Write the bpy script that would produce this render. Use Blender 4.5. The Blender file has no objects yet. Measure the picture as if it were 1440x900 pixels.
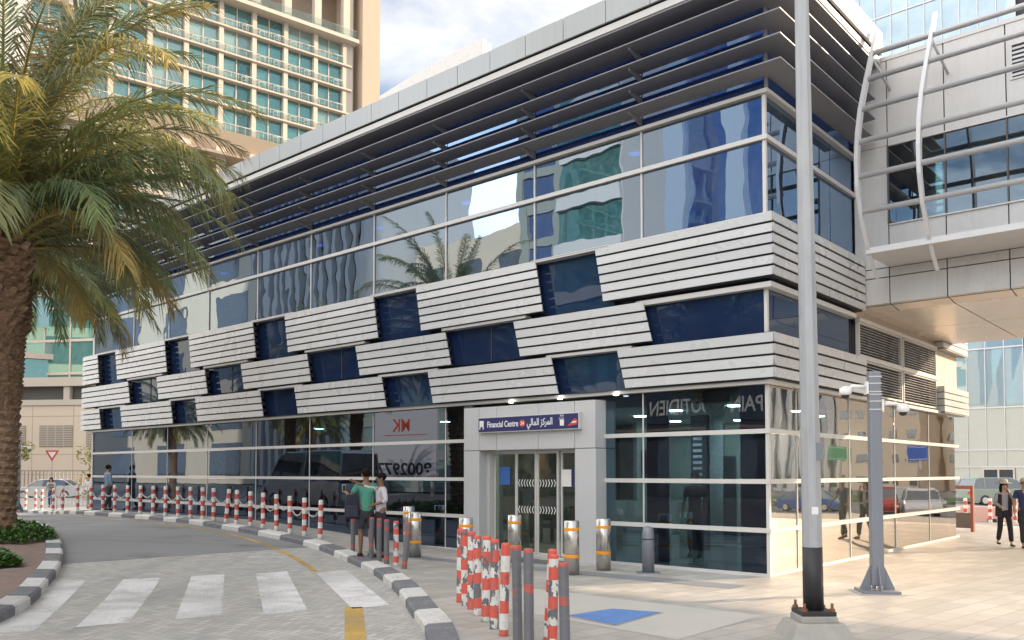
import bpy, bmesh, math, random
from mathutils import Vector, Matrix, Euler
random.seed(7)
scene = bpy.context.scene
COL = scene.collection
R = math.radians
PI = math.pi

# ---------------------------------------------------------------- plan of the place
# The station's near corner is the origin of the site plan: u runs along its street front,
# v runs back along its side wall.
YAW = 0.7227342866791122
CX, CY = 4.2937, 14.2905
UX, UY = -math.cos(YAW), math.sin(YAW)
VX, VY = math.sin(YAW), math.cos(YAW)
ROT = -YAW                     # local x = -u, local y = v


def W(u, v, z=0.0):
    return Vector((CX + u * UX + v * VX, CY + u * UY + v * VY, z))


def UV(x, y):
    return ((x - CX) * UX + (y - CY) * UY, (x - CX) * VX + (y - CY) * VY)


def sstep(a, b, x):
    t = min(1.0, max(0.0, (x - a) / (b - a)))
    return t * t * (3 - 2 * t)


def ter_uv(u, v):
    return (.38 * sstep(6, 17, u) * (1 - sstep(24, 36, u)) - .1 * sstep(34, 42, u)
            - .8 * sstep(18, 45, v) * (1 - sstep(0, 8, u)))


def ter(x, y):
    return ter_uv(*UV(x, y))


def on(x, y, off=0.0):
    return Vector((x, y, ter(x, y) + off))


# ---------------------------------------------------------------- object helpers
def tag(o, label=None, cat=None, group=None, kind=None):
    if label: o['label'] = label
    if cat: o['category'] = cat
    if group: o['group'] = group
    if kind: o['kind'] = kind
    return o


def thing(name, label, cat, loc=(0, 0, 0), rotz=0.0, group=None):
    o = bpy.data.objects.new(name, None)
    o.empty_display_size = .3
    COL.objects.link(o)
    o.location = loc
    o.rotation_euler = (0, 0, rotz)
    return tag(o, label, cat, group)


def dup(root, loc, rotz=None, label=None, group=None, scale=None):
    def rec(o, parent):
        c = o.copy()
        COL.objects.link(c)
        c.parent = parent
        for ch in list(o.children):
            rec(ch, c)
        return c
    r = rec(root, None)
    r.location = loc
    if rotz is not None: r.rotation_euler = (0, 0, rotz)
    if label: r['label'] = label
    if group: r['group'] = group
    if scale: r.scale = scale
    return r


class MB:
    """collects faces of one mesh object"""
    def __init__(s):
        s.v, s.f, s.m, s.sm = [], [], [], []

    def add(s, verts, faces, mi=0, smooth=False, M=None):
        b = len(s.v)
        for p in verts:
            p = Vector(p)
            s.v.append(M @ p if M is not None else p)
        for f in faces:
            s.f.append([b + i for i in f]); s.m.append(mi); s.sm.append(smooth)
        return s

    def box(s, x0, x1, y0, y1, z0, z1, mi=0, M=None):
        if x0 > x1: x0, x1 = x1, x0
        if y0 > y1: y0, y1 = y1, y0
        v = [(x0, y0, z0), (x1, y0, z0), (x1, y1, z0), (x0, y1, z0), (x0, y0, z1), (x1, y0, z1), (x1, y1, z1), (x0, y1, z1)]
        f = [(0, 3, 2, 1), (4, 5, 6, 7), (0, 1, 5, 4), (1, 2, 6, 5), (2, 3, 7, 6), (3, 0, 4, 7)]
        return s.add(v, f, mi, False, M)

    def quad(s, a, b, c, d, mi=0):
        return s.add([a, b, c, d], [(0, 1, 2, 3)], mi)

    def hexa(s, low, high, mi=0, M=None):
        """low, high: 4 points each, counter-clockwise seen from the high side"""
        return s.add(list(low) + list(high), [(0, 3, 2, 1), (4, 5, 6, 7), (0, 1, 5, 4), (1, 2, 6, 5), (2, 3, 7, 6), (3, 0, 4, 7)], mi, False, M)

    def prism(s, poly, axis, a, b, mi=0, M=None, smooth=False):
        """poly: 2D points; extruded along axis 'x','y','z' from a to b"""
        n = len(poly)
        def P(p, t):
            if axis == 'x': return (t, p[0], p[1])
            if axis == 'y': return (p[0], t, p[1])
            return (p[0], p[1], t)
        v = [P(p, a) for p in poly] + [P(p, b) for p in poly]
        f = [tuple(range(n - 1, -1, -1)), tuple(range(n, 2 * n))]
        s.add(v, f, mi, False, M)
        base = len(s.v) - 2 * n
        for i in range(n):
            j = (i + 1) % n
            s.f.append([base + i, base + j, base + n + j, base + n + i]); s.m.append(mi); s.sm.append(smooth)
        return s

    def lathe(s, prof, n=20, mi=0, M=None, smooth=True, cap=True):
        v, f = [], []
        for r, z in prof:
            for i in range(n):
                a = 2 * PI * i / n
                v.append((r * math.cos(a), r * math.sin(a), z))
        for k in range(len(prof) - 1):
            for i in range(n):
                j = (i + 1) % n
                f.append((k * n + i, k * n + j, (k + 1) * n + j, (k + 1) * n + i))
        s.add(v, f, mi, smooth, M)
        if cap:
            b = len(s.v) - len(v)
            s.f.append([b + i for i in range(n - 1, -1, -1)]); s.m.append(mi); s.sm.append(False)
            s.f.append([b + (len(prof) - 1) * n + i for i in range(n)]); s.m.append(mi); s.sm.append(False)
        return s

    def tube(s, pts, r, n=8, mi=0, smooth=True, cap=True):
        pts = [Vector(p) for p in pts]
        rs = r if isinstance(r, (list, tuple)) else [r] * len(pts)
        v, f = [], []
        up = Vector((0, 0, 1))
        prev = None
        for k, p in enumerate(pts):
            d = (pts[min(k + 1, len(pts) - 1)] - pts[max(k - 1, 0)])
            d.normalize()
            if prev is None:
                a = d.cross(up)
                if a.length < 1e-3: a = d.cross(Vector((1, 0, 0)))
            else:
                a = prev - d * prev.dot(d)
            a.normalize(); prev = a
            b = d.cross(a)
            for i in range(n):
                t = 2 * PI * i / n
                v.append(p + (a * math.cos(t) + b * math.sin(t)) * rs[k])
        for k in range(len(pts) - 1):
            for i in range(n):
                j = (i + 1) % n
                f.append((k * n + i, k * n + j, (k + 1) * n + j, (k + 1) * n + i))
        s.add(v, f, mi, smooth)
        if cap:
            b = len(s.v) - len(v)
            s.f.append([b + i for i in range(n - 1, -1, -1)]); s.m.append(mi); s.sm.append(False)
            s.f.append([b + (len(pts) - 1) * n + i for i in range(n)]); s.m.append(mi); s.sm.append(False)
        return s

    def ball(s, c, rx, ry=None, rz=None, nu=12, nv=8, mi=0, M=None):
        ry = ry or rx; rz = rz or rx
        v, f = [], []
        for k in range(nv + 1):
            t = PI * k / nv
            for i in range(nu):
                a = 2 * PI * i / nu
                v.append((c[0] + rx * math.sin(t) * math.cos(a), c[1] + ry * math.sin(t) * math.sin(a), c[2] + rz * math.cos(t)))
        for k in range(nv):
            for i in range(nu):
                j = (i + 1) % nu
                f.append((k * nu + i, (k + 1) * nu + i, (k + 1) * nu + j, k * nu + j))
        return s.add(v, f, mi, True, M)

    def mesh(s, name):
        me = bpy.data.meshes.new(name)
        me.from_pydata([tuple(p) for p in s.v], [], s.f)
        me.polygons.foreach_set('material_index', s.m)
        me.polygons.foreach_set('use_smooth', s.sm)
        me.update()
        return me


def obj(name, mb, mats, parent=None, loc=None, bevel=0):
    me = mb.mesh(name) if isinstance(mb, MB) else mb
    if not isinstance(mats, (list, tuple)): mats = [mats]
    if mats and mats[0] is not None:
        me.materials.clear()
        for m in mats: me.materials.append(m)
    o = bpy.data.objects.new(name, me)
    COL.objects.link(o)
    if parent is not None: o.parent = parent
    if loc is not None: o.location = loc
    if bevel:
        bm = bmesh.new(); bm.from_mesh(me)
        bmesh.ops.remove_doubles(bm, verts=bm.verts, dist=1e-5)
        ed = [e for e in bm.edges if len(e.link_faces) == 2 and e.calc_face_angle(0) > .5]
        bmesh.ops.bevel(bm, geom=ed, offset=bevel, segments=2, affect='EDGES', profile=.6)
        bm.to_mesh(me); bm.free()
    return o


ORD = ['first', 'second', 'third', 'fourth', 'fifth', 'sixth', 'seventh', 'eighth', 'ninth', 'tenth', 'eleventh', 'twelfth',
       'thirteenth', 'fourteenth', 'fifteenth', 'sixteenth', 'seventeenth', 'eighteenth', 'nineteenth', 'twentieth',
       'twenty-first', 'twenty-second', 'twenty-third', 'twenty-fourth', 'twenty-fifth', 'twenty-sixth', 'twenty-seventh', 'twenty-eighth']


# ---------------------------------------------------------------- material helpers
class NT:
    def __init__(s, name):
        s.mat = bpy.data.materials.new(name)
        s.mat.use_nodes = True
        s.t = s.mat.node_tree
        s.t.nodes.clear()
        s.out = s.t.nodes.new('ShaderNodeOutputMaterial')

    def n(s, typ, ins=None, **props):
        nd = s.t.nodes.new('ShaderNode' + typ)
        for k, v in props.items(): setattr(nd, k, v)
        for k, v in (ins or {}).items():
            if hasattr(v, 'is_output') or isinstance(v, bpy.types.NodeSocket):
                s.t.links.new(v, nd.inputs[k])
            else:
                nd.inputs[k].default_value = v
        return nd

    def math(s, op, a, b=0.0, clamp=False):
        nd = s.t.nodes.new('ShaderNodeMath'); nd.operation = op; nd.use_clamp = clamp
        for i, v in enumerate((a, b)):
            if isinstance(v, bpy.types.NodeSocket): s.t.links.new(v, nd.inputs[i])
            else: nd.inputs[i].default_value = v
        return nd.outputs[0]

    def mix(s, fac, a, b, blend='MIX'):
        nd = s.t.nodes.new('ShaderNodeMix'); nd.data_type = 'RGBA'; nd.blend_type = blend
        for i, v in ((0, fac), (6, a), (7, b)):
            if isinstance(v, bpy.types.NodeSocket): s.t.links.new(v, nd.inputs[i])
            else: nd.inputs[i].default_value = v if i == 0 else (*v[:3], 1)
        return nd.outputs[2]

    def ramp(s, fac, stops, interp='LINEAR'):
        nd = s.t.nodes.new('ShaderNodeValToRGB')
        cr = nd.color_ramp; cr.interpolation = interp
        while len(cr.elements) < len(stops): cr.elements.new(.5)
        for e, (p, c) in zip(cr.elements, stops):
            e.position = p
            e.color = (c, c, c, 1) if isinstance(c, (int, float)) else (*c[:3], 1)
        s.t.links.new(fac, nd.inputs[0])
        return nd.outputs[0]

    def noise(s, vec=None, scale=5, detail=4, rough=.55, dist=0.0):
        ins = {'Scale': scale, 'Detail': detail, 'Roughness': rough, 'Distortion': dist}
        if vec is not None: ins['Vector'] = vec
        return s.n('TexNoise', ins).outputs['Fac']

    def coords(s, kind='Object'):
        return s.n('TexCoord').outputs[kind]

    def mapping(s, vec, loc=(0, 0, 0), rot=(0, 0, 0), scale=(1, 1, 1)):
        return s.n('Mapping', {'Vector': vec, 'Location': loc, 'Rotation': rot, 'Scale': scale}).outputs[0]

    def bump(s, h, strength=.3, dist=.01, normal=None):
        ins = {'Height': h, 'Strength': strength, 'Distance': dist}
        if normal is not None: ins['Normal'] = normal
        return s.n('Bump', ins).outputs[0]

    def finish(s, shader):
        s.t.links.new(shader, s.out.inputs[0])
        return s.mat


def paint(name, col, rough=.5, metal=0.0, var=.08, scale=3.0, bump=0.0, bscale=40., spec=.5, streak=0.0, coat=0.0, island=0.0):
    """plain surface with slight mottling, and dirt streaks running down it"""
    t = NT(name)
    c = t.coords()
    nz = t.noise(c, scale, 5, .6)
    lo = [max(0, x * (1 - var)) for x in col]; hi = [min(1, x * (1 + var)) for x in col]
    cc = t.mix(nz, lo, hi)
    if streak:
        sv = t.mapping(c, scale=(6, 6, .35))
        sn = t.noise(sv, 2.5, 4, .6)
        m = t.ramp(sn, [(.48, 0.0), (.75, 1.0)])
        cc = t.mix(t.math('MULTIPLY', m, streak), cc, [x * .45 for x in col])
    if island:
        ri = t.n('NewGeometry').outputs['Random Per Island']
        cc = t.mix(t.math('MULTIPLY', ri, island), cc, [x * .70 for x in col])
    ins = {'Base Color': cc, 'Roughness': rough, 'Metallic': metal, 'Specular IOR Level': spec, 'Coat Weight': coat}
    p = t.n('BsdfPrincipled', ins)
    rn = t.math('ADD', t.math('MULTIPLY', nz, rough * .5), rough * .75)
    t.t.links.new(rn, p.inputs['Roughness'])
    if bump:
        b = t.bump(t.noise(c, bscale, 4, .6), bump, .01)
        t.t.links.new(b, p.inputs['Normal'])
    return t.finish(p.outputs[0])


def glass(name, tint, refl=.3, gcol=(1, 1, 1), wob=.012, wscale=.9, rough=0.0, power=4.0, dirt=.03, body=None, curtain=False):
    """curtain wall glass: tinted see-through (or an opaque enamelled body) under a mirror coat"""
    t = NT(name)
    g = t.n('NewGeometry').outputs['Position']
    h = t.noise(g, wscale, 2, .4)
    nrm = t.bump(h, .6, wob)
    lw = t.n('LayerWeight', {'Blend': .5, 'Normal': nrm}).outputs['Facing']
    fac = t.math('ADD', t.math('MULTIPLY', t.math('POWER', lw, power), 1 - refl), refl, True)
    if body is None:
        a = t.n('BsdfTransparent', {'Color': (*tint, 1)}).outputs[0]
    else:
        bc = (*body, 1)
        if curtain:
            rn_ = t.n('ObjectInfo').outputs['Random']
            bc = t.mix(t.math('MULTIPLY', t.math('GREATER_THAN', rn_, .72), .35), body, (.55, .56, .50))
            bc = t.mix(t.math('MULTIPLY', t.math('LESS_THAN', rn_, .3), .5), bc, (.01, .04, .05))
        a = t.n('BsdfDiffuse', {'Color': bc}).outputs[0]
    gl = t.n('BsdfGlossy', {'Color': (*gcol, 1), 'Roughness': rough, 'Normal': nrm}).outputs[0]
    m = t.n('MixShader', {0: fac, 1: a, 2: gl}).outputs[0]
    if dirt:
        dn = t.ramp(t.noise(g, 1.7, 5, .65), [(.35, 0.0), (.8, dirt * 2)])
        df = t.n('BsdfDiffuse', {'Color': (.45, .43, .40, 1)}).outputs[0]
        m = t.n('MixShader', {0: dn, 1: m, 2: df}).outputs[0]
    return t.finish(m)


def emit(name, col, strength):
    t = NT(name)
    return t.finish(t.n('Emission', {'Color': (*col, 1), 'Strength': strength}).outputs[0])


_flat = {}


def flat(name, col, rough=.5, metal=0.0):
    k = (name)
    if k not in _flat: _flat[k] = paint(name, col, rough, metal, .05, 8)
    return _flat[k]


def text_mesh(body, size, align='LEFT', extrude=.002, bold=0.0):
    cu = bpy.data.curves.new('lettering', 'FONT')
    cu.body = body; cu.size = size; cu.align_x = align; cu.extrude = extrude; cu.offset = bold
    o = bpy.data.objects.new('lettering', cu)
    COL.objects.link(o)
    dg = bpy.context.evaluated_depsgraph_get(); dg.update()
    me = bpy.data.meshes.new_from_object(o.evaluated_get(dg))
    bpy.data.objects.remove(o)
    bpy.data.curves.remove(cu)
    return me


def text_part(body, size, mat, parent, loc, rot=(PI / 2, 0, 0), align='LEFT', name='lettering', bold=0.0, width=None):
    me = text_mesh(body, size, align, .002, bold)
    if width:
        xs = [v.co.x for v in me.vertices]
        k = width / (max(xs) - min(xs))
        for v in me.vertices: v.co.x *= k
    o = obj(name, me, mat, parent, loc)
    o.rotation_euler = rot
    return o
# ---------------------------------------------------------------- materials
M_slat = paint('brushed aluminium slats', (.55, .555, .555), .28, .0, .07, 1.2, spec=.9, island=.6)
M_fin = paint('grey louvre metal', (.205, .205, .22), .42, .0, .07, 2, streak=.10)
M_mull = paint('aluminium mullion', (.56, .55, .53), .35, .0, .06, 4, spec=.8)
M_panel = paint('silver composite panel', (.50, .505, .51), .33, .0, .05, 1.2, streak=.08)
M_parapet = paint('parapet panel', (.42, .44, .445), .18, .0, .06, .6, streak=.10)
M_dark = paint('dark backing', (.03, .032, .04), .6, 0, .1)
M_soffit = paint('bronze soffit', (.40, .33, .26), .38, .2, .10, 1.5)
M_bridge = paint('bridge cladding', (.56, .55, .54), .28, .0, .05, .8, streak=.13)
M_bsoffit = paint('bridge soffit cladding', (.74, .66, .58), .26, .25, .06, .8)
M_groove = paint('dark joint', (.10, .095, .09), .7, 0, .1)
M_steelwhite = paint('painted steel tube', (.60, .60, .61), .38, .1, .05, 6, streak=.08)
M_post = paint('galvanised post', (.38, .39, .40), .55, .2, .18, 3.5, .15, 50, streak=.35)
M_pole = paint('blue grey pole', (.20, .215, .25), .45, .2, .08, 5, streak=.1)
M_concrete = paint('rough concrete', (.34, .325, .30), .9, 0, .25, 9, .5, 60)
M_black = paint('black paint', (.025, .024, .026), .55, 0, .2, 8)
M_rust = paint('rusty steel', (.20, .09, .05), .85, 0, .4, 30)
M_white = paint('white paint', (.78, .77, .75), .5, 0, .06, 6)
M_red = paint('red paint', (.56, .07, .045), .5, 0, .15, 8)
M_orange = paint('orange band', (.85, .33, .02), .45, 0, .08, 8)
M_navy = paint('navy sign face', (.025, .03, .12), .4, 0, .05, 4)
M_beige = paint('beige render', (.70, .59, .47), .85, 0, .07, .25, .1, 8)
M_beige2 = paint('pale stone render', (.62, .54, .45), .85, 0, .07, .3)
M_cream = paint('cream frame', (.58, .52, .45), .7, 0, .05, .5)
M_grille = paint('grey grille', (.34, .30, .26), .7, 0, .1, 2)
M_glass_up = glass('upper glazing', (.05, .11, .26), .40, (.50, .71, 1.0), .007, .8)
M_glass_gf = glass('ground floor glazing', (.09, .14, .20), .17, (.58, .74, 1.0), .0015, .9, dirt=.01)
M_glass_room = glass('corner room glazing', (.24, .33, .38), .08, (.62, .78, 1.0), .003, .9, dirt=.01)
M_glass_side = glass('side glazing', (.42, .42, .40), .36, (.86, .80, .74), .007, .7, power=5)
M_glass_navy = glass('navy spandrel glass', (0, 0, 0), .06, (.55, .75, 1.0), .006, .9, body=(.009, .021, .062), dirt=.01)
M_glass_cl = glass('clerestory glass', (0, 0, 0), .22, (.45, .68, 1.0), .006, .9, body=(.010, .03, .15))
M_glass_bridge = glass('bridge glazing', (.12, .22, .28), .15, (.75, .9, 1.0), .008, .8)
M_glass_door = glass('door glass', (.42, .48, .44), .10, (.9, 1, .95), .004, .9)
M_glass_teal = glass('teal glazing', (0, 0, 0), .28, (.55, .92, .95), .005, .3, body=(.035, .155, .16), dirt=.1, curtain=True)
M_glass_pale = glass('pale blue glazing', (0, 0, 0), .26, (.85, .95, 1.0), .008, .2, body=(.21, .31, .35), dirt=.1)
M_glass_blue = glass('blue tower glazing', (0, 0, 0), .25, (.6, .8, 1.0), .006, .2, body=(.02, .055, .20), dirt=.05)
M_glass_grey = glass('grey tower glazing', (0, 0, 0), .2, (.8, .85, .9), .006, .3, body=(.06, .07, .08), dirt=.05)
M_railglass = glass('railing glass', (.86, .93, .91), .07, (1, 1, 1), .0, 1, dirt=.05)
M_lamp = emit('ceiling lamp', (1, .95, .85), 110.0)
M_lamp2 = emit('soffit lamp', (1, .96, .9), 7.0)
M_ceil = paint('white ceiling', (.65, .65, .62), .8)
M_intwall = paint('lobby wall', (.42, .45, .38), .7, 0, .05, .5)
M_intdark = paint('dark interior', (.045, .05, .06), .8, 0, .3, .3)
M_intfloor = paint('lobby floor', (.30, .30, .27), .15, 0, .1, 1)
M_leaf_tone = None


def mat_asphalt_pavers():
    """asphalt on the far stretch, small concrete block pavers on the near one, parted by a straight line"""
    t = NT('road surface')
    c = t.coords()
    sx = t.n('SeparateXYZ', {0: c})
    x, y = sx.outputs[0], sx.outputs[1]
    wob = t.math('MULTIPLY', t.math('SUBTRACT', t.noise(c, 1.3, 3), .5), .18)
    d = t.math('ADD', t.math('SUBTRACT', t.math('MULTIPLY', x, .715), t.math('MULTIPLY', y, .699)), 17.2)
    d = t.math('ADD', d, wob)
    near = t.math('GREATER_THAN', d, 0.0)
    near = t.math('MULTIPLY', near, t.math('LESS_THAN', x, 3.0))
    # asphalt
    n1 = t.noise(c, 90, 3, .7); n2 = t.noise(c, .35, 4, .6)
    asp = t.mix(n2, (.18, .18, .183), (.285, .285, .285))
    asp = t.mix(t.math('MULTIPLY', n1, .5), asp, (.26, .26, .26))
    st = t.ramp(t.noise(t.mapping(c, loc=(5, -3, 0)), .28, 5, .65), [(.54, 0.0), (.66, 1.0)])
    trk = t.ramp(t.noise(t.mapping(c, rot=(0, 0, R(-52)), scale=(.10, 1.1, 1)), 1.3, 4, .6), [(.5, 0.0), (.72, 1.0)])
    asp = t.mix(t.math('MULTIPLY', trk, .35), asp, (.10, .10, .102))
    asp = t.mix(t.math('MULTIPLY', st, .6), asp, (.07, .07, .075))
    # herringbone of 2:1 blocks, reckoned cell by cell
    wq = .105
    mm = t.n('SeparateXYZ', {0: t.mapping(c, rot=(0, 0, R(20)), scale=(1 / wq, 1 / wq, 1))})
    px, py = mm.outputs[0], mm.outputs[1]
    ci, cj = t.math('FLOOR', px), t.math('FLOOR', py)
    fx, fy = t.math('SUBTRACT', px, ci), t.math('SUBTRACT', py, cj)
    q4 = t.math('FLOORED_MODULO', t.math('ADD', t.math('SUBTRACT', ci, cj), .01), 4.0)
    def eq(k): return t.math('LESS_THAN', t.math('ABSOLUTE', t.math('SUBTRACT', q4, k + .01)), .4)
    e0, e1, e2, e3 = eq(0), eq(1), eq(2), eq(3)
    def far(dist, off): return t.math('ADD', dist, off)
    dl = far(fx, e1); dr = far(t.math('SUBTRACT', 1.0, fx), e0)
    db = far(fy, e2); dt = far(t.math('SUBTRACT', 1.0, fy), e3)
    dm = t.math('MINIMUM', t.math('MINIMUM', dl, dr), t.math('MINIMUM', db, dt))
    joint = t.ramp(dm, [(.03, 1.0), (.085, 0.0)])
    bi = t.n('CombineXYZ', {0: t.math('SUBTRACT', ci, e1), 1: t.math('ADD', cj, e3), 2: 0.0})
    wn_ = t.n('TexWhiteNoise', {'Vector': bi.outputs[0]}).outputs[0]
    blk = t.mix(wn_, (.38, .37, .35), (.53, .51, .475))
    blk = t.mix(t.math('MULTIPLY', joint, .62), blk, (.10, .093, .085))
    big = t.noise(c, .45, 5, .6)
    pv = t.mix(t.math('MULTIPLY', t.ramp(big, [(.35, 0.0), (.7, 1.0)]), .55), blk, (.41, .395, .37))
    tyre = t.ramp(t.noise(t.mapping(c, rot=(0, 0, R(-20)), scale=(1.2, .12, 1)), 1.2, 4, .6), [(.5, 0.0), (.75, 1.0)])
    pv = t.mix(t.math('MULTIPLY', tyre, .5), pv, (.22, .215, .205))
    col = t.mix(near, asp, pv)
    hb = t.math('MULTIPLY', t.math('MULTIPLY', joint, near), -1.0)
    hh = t.math('ADD', hb, t.math('MULTIPLY', n1, .25))
    p = t.n('BsdfPrincipled', {'Base Color': col, 'Roughness': .82, 'Normal': t.bump(hh, .5, .006), 'Specular IOR Level': .35})
    return t.finish(p.outputs[0])


def mat_pavement():
    t = NT('pavement slabs')
    c = t.coords()
    m = t.mapping(c, rot=(0, 0, -YAW))
    b = t.n('TexBrick', {'Vector': m, 'Color1': (.49, .455, .41, 1), 'Color2': (.33, .31, .28, 1), 'Mortar': (.17, .155, .14, 1), 'Scale': 1.0,
                         'Mortar Size': .007, 'Mortar Smooth': .2, 'Bias': 0.0, 'Brick Width': .6, 'Row Height': .3}, offset=.5)
    big = t.noise(c, .5, 6, .65)
    col = t.mix(t.math('MULTIPLY', t.ramp(big, [(.38, 0.0), (.64, 1.0)]), .62), b.outputs[0], (.26, .245, .225))
    st = t.ramp(t.noise(t.mapping(c, loc=(9, 4, 0)), 2.2, 6, .7), [(.56, 0.0), (.70, 1.0)])
    col = t.mix(t.math('MULTIPLY', st, .5), col, (.2, .19, .175))
    fine = t.noise(c, 120, 2, .6)
    col = t.mix(t.math('MULTIPLY', fine, .25), col, (.52, .49, .45))
    h = t.math('ADD', t.math('MULTIPLY', b.outputs[1], -1.0), t.math('MULTIPLY', fine, .2))
    rg = t.math('ADD', t.math('MULTIPLY', big, .35), .38)
    p = t.n('BsdfPrincipled', {'Base Color': col, 'Roughness': rg, 'Normal': t.bump(h, .4, .005), 'Specular IOR Level': .45})
    return t.finish(p.outputs[0])


def mat_worn(name, col, thr=.42, soft=.12, joints=True):
    """road paint worn through in patches and along the paver joints"""
    t = NT(name)
    c = t.coords()
    n = t.noise(c, 1.6, 6, .7)
    n2 = t.noise(c, 26, 4, .7)
    k = t.math('ADD', t.math('MULTIPLY', n, .6), t.math('MULTIPLY', n2, .4))
    a = t.ramp(k, [(thr - soft, 0.0), (thr + soft, 1.0)])
    if joints:
        m1 = t.mapping(c, rot=(0, 0, R(62)))
        b1 = t.n('TexBrick', {'Vector': m1, 'Scale': 1.0, 'Mortar Size': .009, 'Mortar Smooth': .3, 'Brick Width': .21, 'Row Height': .105}, offset=.5)
        a = t.math('MULTIPLY', a, t.math('SUBTRACT', 1.0, t.math('MULTIPLY', b1.outputs[1], .75)))
    wide = t.ramp(t.noise(c, .42, 3, .6), [(.36, .6), (.55, 1.0)])
    a = t.math('MULTIPLY', a, t.math('MULTIPLY', wide, .9))
    cc = t.mix(n2, [x * .85 for x in col], col)
    p = t.n('BsdfPrincipled', {'Base Color': cc, 'Roughness': .75})
    tr = t.n('BsdfTransparent')
    return t.finish(t.n('MixShader', {0: a, 1: tr.outputs[0], 2: p.outputs[0]}).outputs[0])


def mat_striped(name, period, red, white, grey, peel, phase=0.0, cut=.5):
    """banded post; old coats of paint flaked off to grey"""
    t = NT(name)
    c = t.coords()
    z = t.n('SeparateXYZ', {0: c}).outputs[2]
    rnd = t.n('ObjectInfo').outputs['Random']
    zz = t.math('ADD', z, t.math('MULTIPLY', rnd, period * 2 * (1 if peel else 0)))
    zz = t.math('ADD', zz, phase)
    fr = t.math('FRACT', t.math('DIVIDE', zz, period * 2))
    isred = t.math('GREATER_THAN', fr, cut)
    v = t.n('VectorMath', {0: c, 1: t.n('CombineXYZ', {0: t.math('MULTIPLY', rnd, 37.0), 1: t.math('MULTIPLY', rnd, 11.0), 2: t.math('MULTIPLY', rnd, 53.0)}).outputs[0]}, operation='ADD').outputs[0]
    n = t.noise(t.mapping(v, scale=(1, 1, .55)), 9, 5, .62)
    if cut > .7: isred = t.math('MULTIPLY', isred, t.math('LESS_THAN', t.noise(v, 5, 4, .6), .50))
    col = t.mix(isred, white, red)
    if peel:
        th = t.math('ADD', t.math('MULTIPLY', rnd, .12), .475)
        gm = t.math('GREATER_THAN', n, th)
        gm = t.math('MULTIPLY', gm, t.math('SUBTRACT', 1.0, t.math('MULTIPLY', isred, t.math('LESS_THAN', n, .6))))
        col = t.mix(gm, col, grey)
        top = t.math('GREATER_THAN', z, .955)
        col = t.mix(t.math('MULTIPLY', top, t.math('LESS_THAN', n, .62)), col, red)
    d = t.ramp(t.noise(c, 14, 5, .7), [(.5, 0.0), (.8, .5)])
    col = t.mix(d, col, (.22, .20, .18))
    low = t.ramp(z, [(0.0, .6), (.12, 0.0)])
    col = t.mix(t.math('MULTIPLY', low, t.noise(c, 30, 3)), col, (.16, .145, .13))
    p = t.n('BsdfPrincipled', {'Base Color': col, 'Roughness': .5, 'Normal': t.bump(n, .4, .004)})
    return t.finish(p.outputs[0])


def mat_steel():
    t = NT('brushed stainless steel')
    c = t.coords()
    n = t.noise(t.mapping(c, scale=(60, 60, 1.5)), 3, 4, .6)
    col = t.mix(n, (.52, .51, .49), (.66, .65, .62))
    p = t.n('BsdfPrincipled', {'Base Color': col, 'Metallic': .95, 'Roughness': .27, 'Anisotropic': .4})
    return t.finish(p.outputs[0])


def mat_leaf(name, c1, c2, transl=.35, attr=True):
    t = NT(name)
    g = t.coords()
    n = t.noise(g, 2.5, 3)
    col = t.mix(n, c1, c2)
    if attr:
        a = t.n('VertexColor', layer_name='tone').outputs[0]
        col = t.mix(1.0, col, a, 'MULTIPLY')
    d = t.n('BsdfPrincipled', {'Base Color': col, 'Roughness': .45, 'Specular IOR Level': .4}).outputs[0]
    tr = t.n('BsdfTranslucent', {'Color': col}).outputs[0]
    return t.finish(t.n('MixShader', {0: transl, 1: d, 2: tr}).outputs[0])


def mat_trunk():
    t = NT('palm bark')
    c = t.coords()
    n = t.noise(t.mapping(c, scale=(1, 1, 2.5)), 7, 6, .7)
    col = t.ramp(n, [(.25, (.06, .036, .022)), (.5, (.23, .145, .09)), (.75, (.42, .31, .21))])
    p = t.n('BsdfPrincipled', {'Base Color': col, 'Roughness': .9, 'Normal': t.bump(n, .9, .03)})
    return t.finish(p.outputs[0])


def mat_kerb():
    t = NT('painted kerb stone')
    c = t.coords()
    a = t.n('VertexColor', layer_name='tone').outputs[0]
    n = t.noise(c, 3.0, 6, .7); n2 = t.noise(c, 24, 5, .7)
    k = t.math('ADD', t.math('MULTIPLY', n, .45), t.math('MULTIPLY', n2, .55))
    worn = t.ramp(k, [(.52, 0.0), (.62, 1.0)])
    col = t.mix(t.math('MULTIPLY', worn, .65), a, (.30, .285, .26))
    p = t.n('BsdfPrincipled', {'Base Color': col, 'Roughness': .8, 'Normal': t.bump(n2, .4, .006)})
    return t.finish(p.outputs[0])


M_road = mat_asphalt_pavers()
M_pave = mat_pavement()
M_zebra = mat_worn('worn white road paint', (.84, .83, .82), .35, .16, False)
M_yellow = mat_worn('worn yellow road paint', (.62, .40, .10), .36, .14, False)
M_steel = mat_steel()
M_rw_worn = mat_striped('flaking red and white paint', .155, (.60, .09, .06), (.64, .63, .60), (.12, .125, .14), True, 0, .56)
M_rw_grey = mat_striped('mostly bare grey paint', .33, (.42, .08, .06), (.125, .13, .145), (.12, .125, .14), True, 0, .86)
M_rw_clean = mat_striped('red and white paint', .15, (.52, .07, .05), (.70, .69, .66), (.1, .1, .1), False, .02)
M_palm = mat_leaf('date palm leaflet', (.155, .175, .082), (.28, .29, .145), .42)
M_hedge = mat_leaf('ground cover leaf', (.035, .11, .02), (.09, .20, .04), .25)
M_shrub = mat_leaf('yellow green shrub leaf', (.20, .22, .03), (.36, .34, .06), .35)
M_trunk = mat_trunk()
M_kerb = mat_kerb()


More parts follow.
